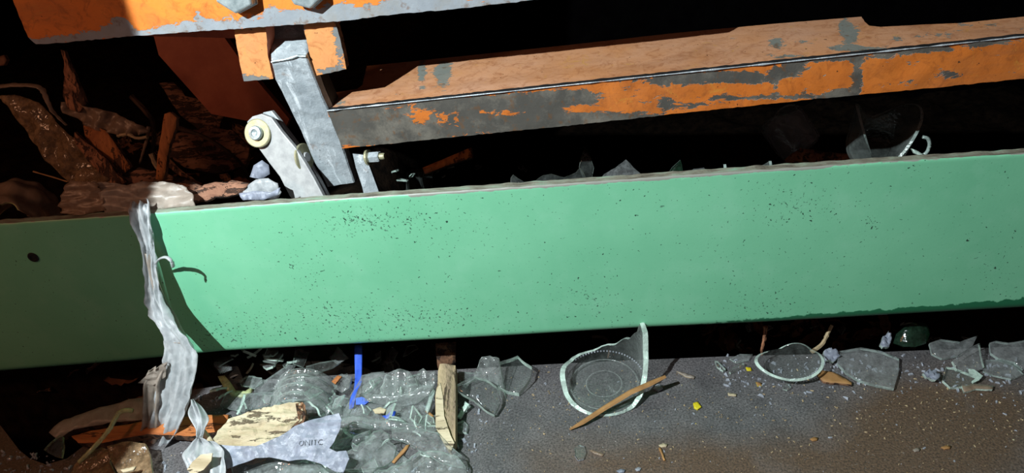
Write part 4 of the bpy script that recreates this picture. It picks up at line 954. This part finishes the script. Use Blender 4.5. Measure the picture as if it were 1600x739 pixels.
# gathered film at the lower left and printed film sheet
gf = empty('gathered_film', Pz(320, 720, 0.0)); tag(gf, 'gathered bluish film with a narrow twisted leaf-shaped end, beside the wood chunk', 'plastic film')
stn = [((299, 626, .052), (304, 625, .052)), ((297, 638, .050), (315, 636, .052)), ((300, 655, .047), (323, 654, .050)), ((307, 674, .043), (319, 672, .045)), ((309, 686, .040), (315, 685, .040)), ((298, 696, .040), (336, 692, .040)), ((287, 712, .038), (350, 704, .040)), ((292, 728, .034), (352, 722, .038)), ((298, 748, .030), (354, 746, .032))]
put('film_sheet', strap_mesh([(Pz(*a), Pz(*b)) for a, b in stn], 0.0005, 18, lambda s, t: 0.004 * noise.noise(V((s * 7, t * 6, 9))) + 0.0022 * math.sin(t * 17 + s * 3), 6), M['film'], gf, smooth=True)
slab('exposed_patch', [(300, 722), (314, 710), (332, 708), (330, 720), (318, 734), (300, 742), (292, 734)], Pz(314, 724, 0.046), (0, -0.45, 0.9), 0.001, M['wood_x'], M['wood'], 0.004, parent=gf)['label'] = 'pale yellowish patch showing in the gathered film'
pf = empty('printed_film', Pz(450, 700, 0.0)); tag(pf, 'bluish white film sheet with faint grey lettering lying over the wood chunk', 'plastic film')
po = Pz(450, 690, 0.036); pn = V((0.02, -0.42, 0.9)).normalized()
slab('film_sheet', [(334, 694), (352, 696), (400, 698), (436, 682), (462, 666), (480, 658), (510, 650), (530, 646), (534, 656), (532, 670), (522, 690), (514, 700), (526, 706), (541, 704), (547, 718), (536, 738), (522, 736), (500, 724), (478, 718), (450, 720), (420, 714), (400, 716), (380, 724), (354, 732), (350, 714)], po, pn, 0.0006, M['film_lilac'], M['film_lilac'], 0.003, disp=lambda a, b, p: 0.0022 * noise.noise(V((p.x * 90, p.y * 90, 4))) + 0.0022 * abs(noise.noise(V((p.x * 60, p.y * 160, 1)))), parent=pf)
tcu = bpy.data.curves.new('t', 'FONT'); tcu.body = 'ONITC'; tcu.size = 0.0068; tcu.extrude = 0.00012; tcu.align_x = 'CENTER'
tmp = bpy.data.objects.new('t', tcu); C.objects.link(tmp); bpy.context.view_layer.update()
tm = bpy.data.meshes.new_from_object(tmp.evaluated_get(bpy.context.evaluated_depsgraph_get())); bpy.data.objects.remove(tmp)
tm.transform(axis_frame(Pp(483, 695, po + pn * 0.0026, pn), pn, V((1, 0.05, 0)))); put('lettering', tm, M['ink'], pf)

# ------------------------------------------------------------ litter in the gap under the beam
rnd = random.Random(21)
def hz(x, y): return heap_z(x, y)
def pit(px, py):                                     # where the view ray meets the heap
    d = raydir(px, py).normalized(); t = 0.3
    while t < 2:
        p = CAM + d * t
        if p.z < (hz(p.x, p.y) if p.y > 0.02 else -0.06) or p.y > 1.2: return p
        t += 0.002
    return CAM + d * 1.2
leaf0 = None
def leafmesh(seed, L=0.018, W=0.008):
    r = random.Random(seed); n = 10; vs, fs = [], []
    for i in range(n + 1):
        t = i / n; w = W * math.sin(math.pi * t) ** 0.7 * r.uniform(.75, 1.1) + 0.0004
        z = 0.004 * math.sin(t * 3 + seed)
        for q in (-1, -.4, 0.4, 1): vs.append(((t - .5) * 2 * L, q * w, z + 0.003 * abs(q) + 0.001 * r.uniform(-1, 1)))
    N = len(vs); vs += [(a, b, c - 0.0006) for a, b, c in vs]
    for i in range(n):
        for k in range(3):
            a = i * 4 + k; fs += [(a, a + 4, a + 5, a + 1), (a + N, a + 1 + N, a + 5 + N, a + 4 + N)]
        a = i * 4; fs += [(a, a + N, a + 4 + N, a + 4), (a + 3, a + 7, a + 7 + N, a + 3 + N)]
    fs += [(0, 1, 1 + N, N), (1, 2, 2 + N, 1 + N), (2, 3, 3 + N, 2 + N)]
    b = n * 4; fs += [(b + 1, b, b + N, b + 1 + N), (b + 2, b + 1, b + 1 + N, b + 2 + N), (b + 3, b + 2, b + 2 + N, b + 3 + N)]
    me = bpy.data.meshes.new('leaf'); me.from_pydata(vs, [], fs); me.update(); return me
def chipmesh(seed, R=0.013):
    r = random.Random(seed); k = r.randint(4, 6)
    pts = []
    a0 = r.uniform(0, 6)
    for i in range(k):
        a = a0 + 2 * math.pi * (i + r.uniform(-.3, .3)) / k; q = R * r.uniform(.5, 1.2); pts.append(V((math.cos(a) * q, math.sin(a) * q * .8, 0)))
    cv = r.uniform(-.004, .004)
    return slab_mesh(pts, V((0, 0, 0)), UP, 0.0025, 0.004, lambda a, b, p: cv * (1 - (2 * a - 1) ** 2))
leaves = []
for k in range(5):
    m_ = leafmesh(k); m_.materials.append(M['leaf' if k % 2 else 'bark']); leaves.append(m_)
chips = []
for k in range(7):
    m_ = chipmesh(k + 40); m_.materials.append(M['glass' if k % 2 else 'glass_dusty']); m_.materials.append(M['edge']); chips.append(m_)
def scatter(meshes, n, region, name, label, cat, group, sc_=(0.7, 1.3), lift=0.004, tilt=0.7):
    for k in range(n):
        px, py = region(rnd); p = pit(px, py)
        o = bpy.data.objects.new(name, meshes[k % len(meshes)]); C.objects.link(o)
        o.location = p + V((0, 0, lift)); o.rotation_euler = (rnd.uniform(-tilt, tilt) + 0.3, rnd.uniform(-tilt, tilt), rnd.uniform(0, 6.28)); s = rnd.uniform(*sc_); o.scale = (s, s, s)
        tag(o, label, cat, group)
scatter(leaves, 26, lambda r: (r.uniform(1080, 1420), r.uniform(505, 550)), 'leaf_scrap', 'brown leaf scrap in the dark gap under the right half of the green beam', 'leaf', 'leaf scraps under the right half of the beam')
scatter(chips, 14, lambda r: (r.uniform(1120, 1600), r.uniform(510, 545)), 'glass_shard', 'small shard in the dark gap under the right half of the green beam', 'glass shard', 'shards in the gap under the right half of the beam', (0.5, 0.9))
scp = [0]
def pile(n, reg, seed, label, group, sc_, zr):
    r = random.Random(seed)
    for k in range(n):
        x, y = reg(r); p = Pz(x, y, r.uniform(*zr)); o = bpy.data.objects.new('glass_shard', chips[k % len(chips)]); C.objects.link(o)
        o.location = p; o.rotation_euler = (r.uniform(-.6, 1.2), r.uniform(-.7, .7), r.uniform(0, 6.28)); s = r.uniform(*sc_); o.scale = (s, s, s)
        tag(o, label, 'glass shard', group)
pile(46, lambda r: (r.uniform(345, 680), r.uniform(592, 735)), 5, 'small clear shard lodged among the larger pieces of the left pile', 'small shards of the left pile', (0.35, 0.9), (0.008, 0.020))
scatter(chips, 22, lambda r: (r.uniform(340, 680), r.uniform(556, 585)), 'glass_shard', 'small shard in the dark gap behind the left pile', 'glass shard', 'shards in the gap behind the left pile', (0.7, 1.2), 0.010)
scatter(leaves, 12, lambda r: (r.uniform(70, 330), r.uniform(575, 640)), 'leaf_scrap', 'brown leaf scrap in the dark gap under the left end of the green beam', 'leaf', 'leaf scraps under the left end of the beam')
def twig(label, pts, r0=0.0013, r1=0.0007, mat='root', group=None):
    o = tube('twig', [Py(*p) for p in pts], r0, r1, M[mat], sides=6, jit=0.4, seed=len(bpy.data.objects)); return tag(o, label, 'twig', group)
twig('thin pale twig hanging under the beam left of the dark leaf gap', [(1196, 510, .03), (1194, 530, .028), (1190, 548, .026), (1192, 560, .024)], .0022, .0008, 'bark_red')
twig('greenish bent stem above the oval glass dish', [(1300, 508, .03), (1292, 524, .026), (1284, 538, .022), (1268, 550, .016)], .0016, .0022, 'wood')
twig('curved root under the beam above the broken jar bottom', [(925, 526, .05), (945, 528, .05), (952, 545, .045), (950, 560, .04)], .0016, .0010)
for k, (a, b) in enumerate((((110, 590), (118, 640)), ((165, 585), (140, 650)), ((300, 580), (285, 640)), ((75, 600), (100, 655)), ((420, 560), (360, 590)), ((520, 560), (440, 600)))):
    twig('dark dry twig in the shadowed gap under the left half of the beam', [(a[0], a[1], .05), ((a[0] + b[0]) / 2 + 5, (a[1] + b[1]) / 2, .04), (b[0], b[1], .03)], .0013, .0009, group='twigs in the gap under the left half of the beam')
S('top of the upright stick under the beam, its shade painted dark brown', [(680, 540), (712, 538), (712, 572), (684, 576)], 0, (0, -1, 0.1), 0.004, 'bark', 'bark', None, 0.006, name='shaded_stick_top', cat='wood strip', y=0.036)  # stick's shadowed top, the beam's shade put into dark bark colour

# ------------------------------------------------------------ behind the beam, seen over its top edge
S('square smoky glass shard standing behind the beam right of the short link', [(634, 300), (636, 270), (642, 266), (674, 262), (676, 285), (674, 305), (636, 310)], 0, (0.05, -1, 0.3), 0.003, 'glass', 'edge_dim', y=0.12)
wd_ = S('brown wood offcut in the dark behind the beam', [(660, 262), (690, 250), (722, 236), (736, 230), (738, 246), (700, 258), (664, 272)], 0, (0, -0.8, 0.6), 0.010, 'wood_or', 'bark', None, 0.006, name='wood_offcut', cat='wood offcut', y=0.22)
S('wavy broken jar rim rising behind the middle of the beam', [(796, 296), (798, 278), (802, 273), (810, 279), (820, 285), (838, 283), (850, 275), (862, 273), (882, 278), (900, 270), (906, 262), (913, 272), (918, 284), (910, 296)], 0, (0, -0.8, 0.6), 0.003, 'glass', 'edge_yellow', bend(0.008), y=0.10)
S('tall thin shard spike behind the wavy jar rim', [(905, 262), (908, 246), (914, 230), (922, 244), (928, 262), (924, 284), (916, 288)], 0, (0.1, -0.9, 0.4), 0.0025, 'glass', 'edge_dim', y=0.12)
S('low triangular dusty shard behind the beam right of the spike', [(934, 286), (944, 272), (962, 262), (978, 249), (990, 262), (1002, 272), (1006, 284)], 0, (0, -0.9, 0.5), 0.003, 'glass_dusty', 'edge_dim', y=0.12)
S('small greenish triangle of glass behind the beam near the centre right', [(1040, 276), (1050, 262), (1063, 250), (1066, 262), (1068, 276)], 0, (0, -0.9, 0.5), 0.0025, 'glass_green', 'edge_dim', y=0.12)
S('flat low shard beside the greenish triangle', [(1072, 274), (1084, 264), (1100, 262), (1106, 272)], 0, (0, -0.9, 0.5), 0.0025, 'glass_dusty', 'edge_dim', y=0.12)
c = Py(1172, 278, 0.11)
ag = put('arched_glass_piece', vessel_mesh([(0.020, 0), (0.0225, 0.004), (0.0232, 0.010), (0.0232, 0.02)], 0.15, math.pi - 0.15, lambda az: 0.018, 0.0026, axis_frame(c, V((0, 0.75, 0.6))), 40, 10), [M['glass'], M['edge_dim']]); centre(ag)
tag(ag, 'arched curve of clear glass just above the beam right of centre', 'glass piece')
c = Py(1254, 235, 0.30)
bt_ = put('dim_glass_bottle', vessel_mesh([(0.001, 0), (0.020, 0.0), (0.026, 0.004), (0.027, 0.015), (0.027, 0.045), (0.022, 0.055), (0.014, 0.062)], 0, 2 * math.pi, lambda az: 0.075 + 0.006 * math.sin(2 * az), 0.0026, axis_frame(c, V((-0.5, 0.4, 0.7))), 48, 24), [M['glass_dusty'], M['edge_dim']]); centre(bt_)
tag(bt_, 'dim round glass jar in the dark behind the right half of the beam', 'jar')
c = Py(1362, 246, 0.15)
def cbr(az):
    d = math.degrees(az) % 360
    return 0.040 + 0.050 * max(0, math.sin(math.radians(d - 10)) * 0.2 + 0.8 * (abs(math.cos(az)) ** 1.6)) if True else 0
br_ = put('broken_tumbler', vessel_mesh([(0.0005, 0), (0.020, 0.0), (0.025, 0.003), (0.028, 0.012), (0.031, 0.06)], 0, 2 * math.pi, cbr, 0.0026, axis_frame(c + V((0, 0, 0.002)), V((0.06, -0.25, 1))), 80, 24), [M['glass'], M['edge_dim']]); centre(br_)
tag(br_, 'broken clear tumbler with two curved horns standing behind the right half of the beam', 'broken tumbler')
cr2 = put('curved_glass_fragment', tube_mesh(smoothpath([Py(1434, 244, .10), Py(1446, 240, .10), Py(1452, 228, .10), Py(1450, 217, .10), Py(1442, 214, .10)], 5), [0.0016] * 21, 8, 1, 0.2), M['edge_dim'], smooth=True); centre(cr2)
tag(cr2, 'short curved glass rim right of the broken tumbler', 'glass fragment')
S('bright white sliver at the foot of the broken tumbler', [(1424, 232), (1430, 234), (1444, 242), (1438, 244), (1428, 239)], 0, (0, -0.8, 0.6), 0.002, 'edge', 'edge', y=0.09, step=0.003)
S('rust-brown bark strip behind the beam under the dim jar', [(1225, 250), (1250, 232), (1290, 238), (1340, 242), (1330, 256), (1240, 262)], 0, (0, -0.6, 0.8), 0.005, 'bark_red', 'bark', cr_(0.003, 80, 2), name='bark_strip', cat='bark strip', y=0.22)
scatter(chips, 18, lambda r: (r.uniform(610, 1560), r.uniform(262, 300) - 0), 'glass_shard', 'small dim shard on the dark heap behind the green beam', 'glass shard', 'dim shards on the heap behind the beam', (0.5, 1.0), 0.006)

# ------------------------------------------------------------ upper left litter behind the beam
c = Py(44, 318, 0.085)
cup = put('crushed_clear_cup', vessel_mesh([(0.022, -0.006), (0.030, 0.0), (0.036, 0.010), (0.038, 0.022), (0.039, 0.05)], math.radians(-15), math.radians(190), lambda az: 0.066 + 0.008 * math.sin(az * 5), 0.0016, axis_frame(c, V((0.10, -1, -0.10))), 70, 30, lambda az, s: 0.0016 * math.sin(s * 260) + 0.001 * math.sin(az * 9 + s * 100)), [M['film_brown'], M['edge_yellow']]); centre(cup)
tag(cup, 'arched smoky clear cup lying behind the left end of the beam', 'plastic cup')
def fpiece(label, pts, y, mat, n=(0, -0.9, 0.4), amp=0.005, f=45, sd=1, name='plastic_wrap', cat='plastic wrap', th=0.0008, rim=None, step=0.005):
    return S(label, pts, 0, n, th, mat, rim or mat, cr_(amp, f, sd), step, name=name, cat=cat, y=y)
fpiece('long smoky plastic sheet sloping down from the left edge above the cup', [(-10, 150), (24, 148), (60, 160), (92, 190), (130, 226), (168, 262), (190, 290), (150, 292), (112, 286), (76, 250), (40, 200), (12, 165)], 0.10, 'glass_brown', sd=5, amp=0.007)
lp_ = tube('plastic_loop', [Py(-8, 136, .09), Py(20, 133, .088), Py(52, 134, .086), Py(66, 140, .085), Py(74, 158, .082), Py(84, 176, .08), Py(104, 196, .078)], 0.0040, 0.0012, M['film_brown'], flat=0.4, jit=0.6); tag(lp_, 'pale looped band of dirty plastic at the left edge of the photo', 'plastic band')
fpiece('tall reddish bark spike standing at the upper left', [(98, 78), (104, 80), (116, 112), (128, 140), (136, 162), (126, 176), (108, 170), (101, 150), (104, 120)], 0.11, 'bark_red', th=0.004, rim='bark', name='bark_spike', cat='bark', amp=0.004)
fpiece('crumpled brown plastic twist running right from the bark spike', [(100, 160), (118, 158), (140, 166), (170, 172), (200, 184), (228, 196), (234, 206), (220, 212), (190, 210), (160, 204), (130, 190), (106, 176)], 0.10, 'film_brown', sd=8, amp=0.010, f=70, step=0.003)
tube_ = tube('plastic_strand', [Py(232, 198, .095), Py(230, 215, .093), Py(224, 236, .09), Py(218, 256, .088)], 0.0018, 0.0008, M['film_brown'], jit=0.5); tag(tube_, 'thin strand of plastic hanging from the right end of the brown twist', 'plastic strand')
fpiece('broad orange-brown wood sheet leaning left of the narrow board', [(130, 196), (150, 196), (166, 204), (182, 226), (206, 262), (188, 276), (172, 268), (150, 240), (136, 220)], 0.085, 'wood_or', th=0.004, rim='bark', name='wood_sheet', cat='wood piece', amp=0.002)
fpiece('narrow upright orange-brown board at the left', [(258, 178), (266, 175), (276, 184), (275, 200), (266, 226), (260, 262), (256, 282), (244, 280), (246, 250), (252, 214)], 0.07, 'wood_or', th=0.005, rim='bark', name='wood_board', cat='wood board', amp=0.0016)
fpiece('reddish root bark running down to the pale wrap', [(118, 206), (140, 226), (170, 250), (186, 272), (200, 284), (184, 292), (168, 280), (140, 252), (120, 226)], 0.075, 'bark_red', th=0.004, rim='bark', name='bark_strip', cat='bark', amp=0.004, f=90)
fpiece('dark brown bark lump below the upright board', [(180, 274), (220, 262), (246, 268), (290, 280), (330, 296), (300, 304), (240, 296), (190, 292)], 0.07, 'bark_flat', th=0.006, rim='bark', name='bark_lump', cat='bark', amp=0.006, f=60, n=(0, -0.7, 0.7))
fpiece('yellowish smoky end of a crumpled plastic bag behind the left beam', [(104, 290), (112, 282), (130, 284), (152, 284), (160, 300), (166, 328), (130, 336), (98, 334), (92, 322)], 0.016, 'film_brown', sd=12, amp=0.004, f=(30, 190), step=0.0026, n=(0, -0.8, 0.5))
fpiece('greyish crumpled plastic wrap resting just behind the beam at the left', [(152, 284), (178, 286), (200, 290), (224, 284), (258, 284), (288, 290), (304, 306), (306, 322), (260, 326), (200, 332), (166, 334), (158, 306)], 0.017, 'film_grey', sd=15, amp=0.0045, f=(28, 180), step=0.0026, n=(0, -0.75, 0.6))
fpiece('dim triangular film peak above the yellowish bag end', [(120, 284), (122, 268), (130, 262), (150, 266), (172, 280), (160, 290), (136, 290)], 0.03, 'glass_brown', sd=3)
fpiece('grey crumpled film under the zinc link', [(380, 306), (386, 292), (402, 280), (420, 278), (436, 286), (440, 300), (434, 312)], 0.03, 'film', sd=7, amp=0.005, f=90, step=0.004)
fpiece('white torn film fold touching the zinc link', [(374, 302), (400, 298), (424, 300), (440, 292), (436, 304), (414, 312), (382, 312)], 0.022, 'film_lilac', sd=9, amp=0.004, f=90, step=0.004)
fpiece('pale blurred film scrap left of the zinc link', [(392, 276), (398, 258), (410, 250), (420, 258), (422, 272), (410, 280)], 0.05, 'film_lilac', sd=2, amp=0.003)
fpiece('brown leaf litter piece left of the white film fold', [(300, 300), (330, 288), (366, 284), (392, 288), (380, 304), (340, 312), (306, 318)], 0.03, 'bark_flat', th=0.003, rim='bark', name='bark_piece', cat='bark', amp=0.006, f=70, n=(0, -0.6, 0.8))
fpiece('dim brown slab of bark in the shade under the diagonal brace', [(250, 130), (270, 128), (292, 150), (330, 160), (352, 180), (346, 204), (318, 206), (284, 180)], 0.30, 'bark_flat', th=0.006, rim='bark', name='bark_slab', cat='bark', amp=0.008, f=40)
fpiece('broad dim bark plate below the diagonal brace', [(270, 212), (320, 196), (368, 206), (392, 232), (388, 262), (340, 272), (290, 262), (262, 240)], 0.25, 'bark_flat', th=0.006, rim='bark', name='bark_plate', cat='bark', amp=0.010, f=32, n=(0, -0.7, 0.6))
fpiece('small ochre lump at the left edge under the plate corner', [(-6, 90), (8, 86), (15, 94), (10, 102), (-6, 104)], 0.12, 'leaf', th=0.004, name='debris_lump', cat='debris lump')
for k, (lab, pts) in enumerate((('dark root arching left of the upright board', [(205, 150, .14), (236, 186, .13), (240, 220, .12), (232, 262, .10)]), ('brown root running from the board to the link', [(262, 252, .09), (290, 276, .085), (330, 296, .08), (372, 300, .075)]),
        ('pale forked root beside the upright board', [(236, 240, .09), (246, 262, .085), (258, 270, .08), (268, 286, .075)]), ('long dim root behind the bark plate', [(276, 200, .21), (320, 214, .20), (372, 250, .19), (396, 290, .17)]),
        ('thin tan fibre across the smoky cup', [(52, 268, .05), (80, 276, .046), (106, 284, .04)]), ('short light fibre above the brown twist', [(184, 212, .09), (200, 210, .088), (214, 216, .086), (230, 214, .085)]))):
    twig(lab, pts, (.003, .0035, .0024, .003, .0008, .0018)[k], .0014 if k != 4 else .0006, ('root', 'bark_red', 'wood', 'root', 'splinter', 'wood')[k])
scatter(leaves, 30, lambda r: (r.uniform(180, 440), r.uniform(200, 306)), 'leaf_scrap', 'brown leaf scrap on the heap behind the left part of the green beam', 'leaf', 'leaf scraps on the heap behind the left part of the beam', (0.7, 1.4), 0.004)
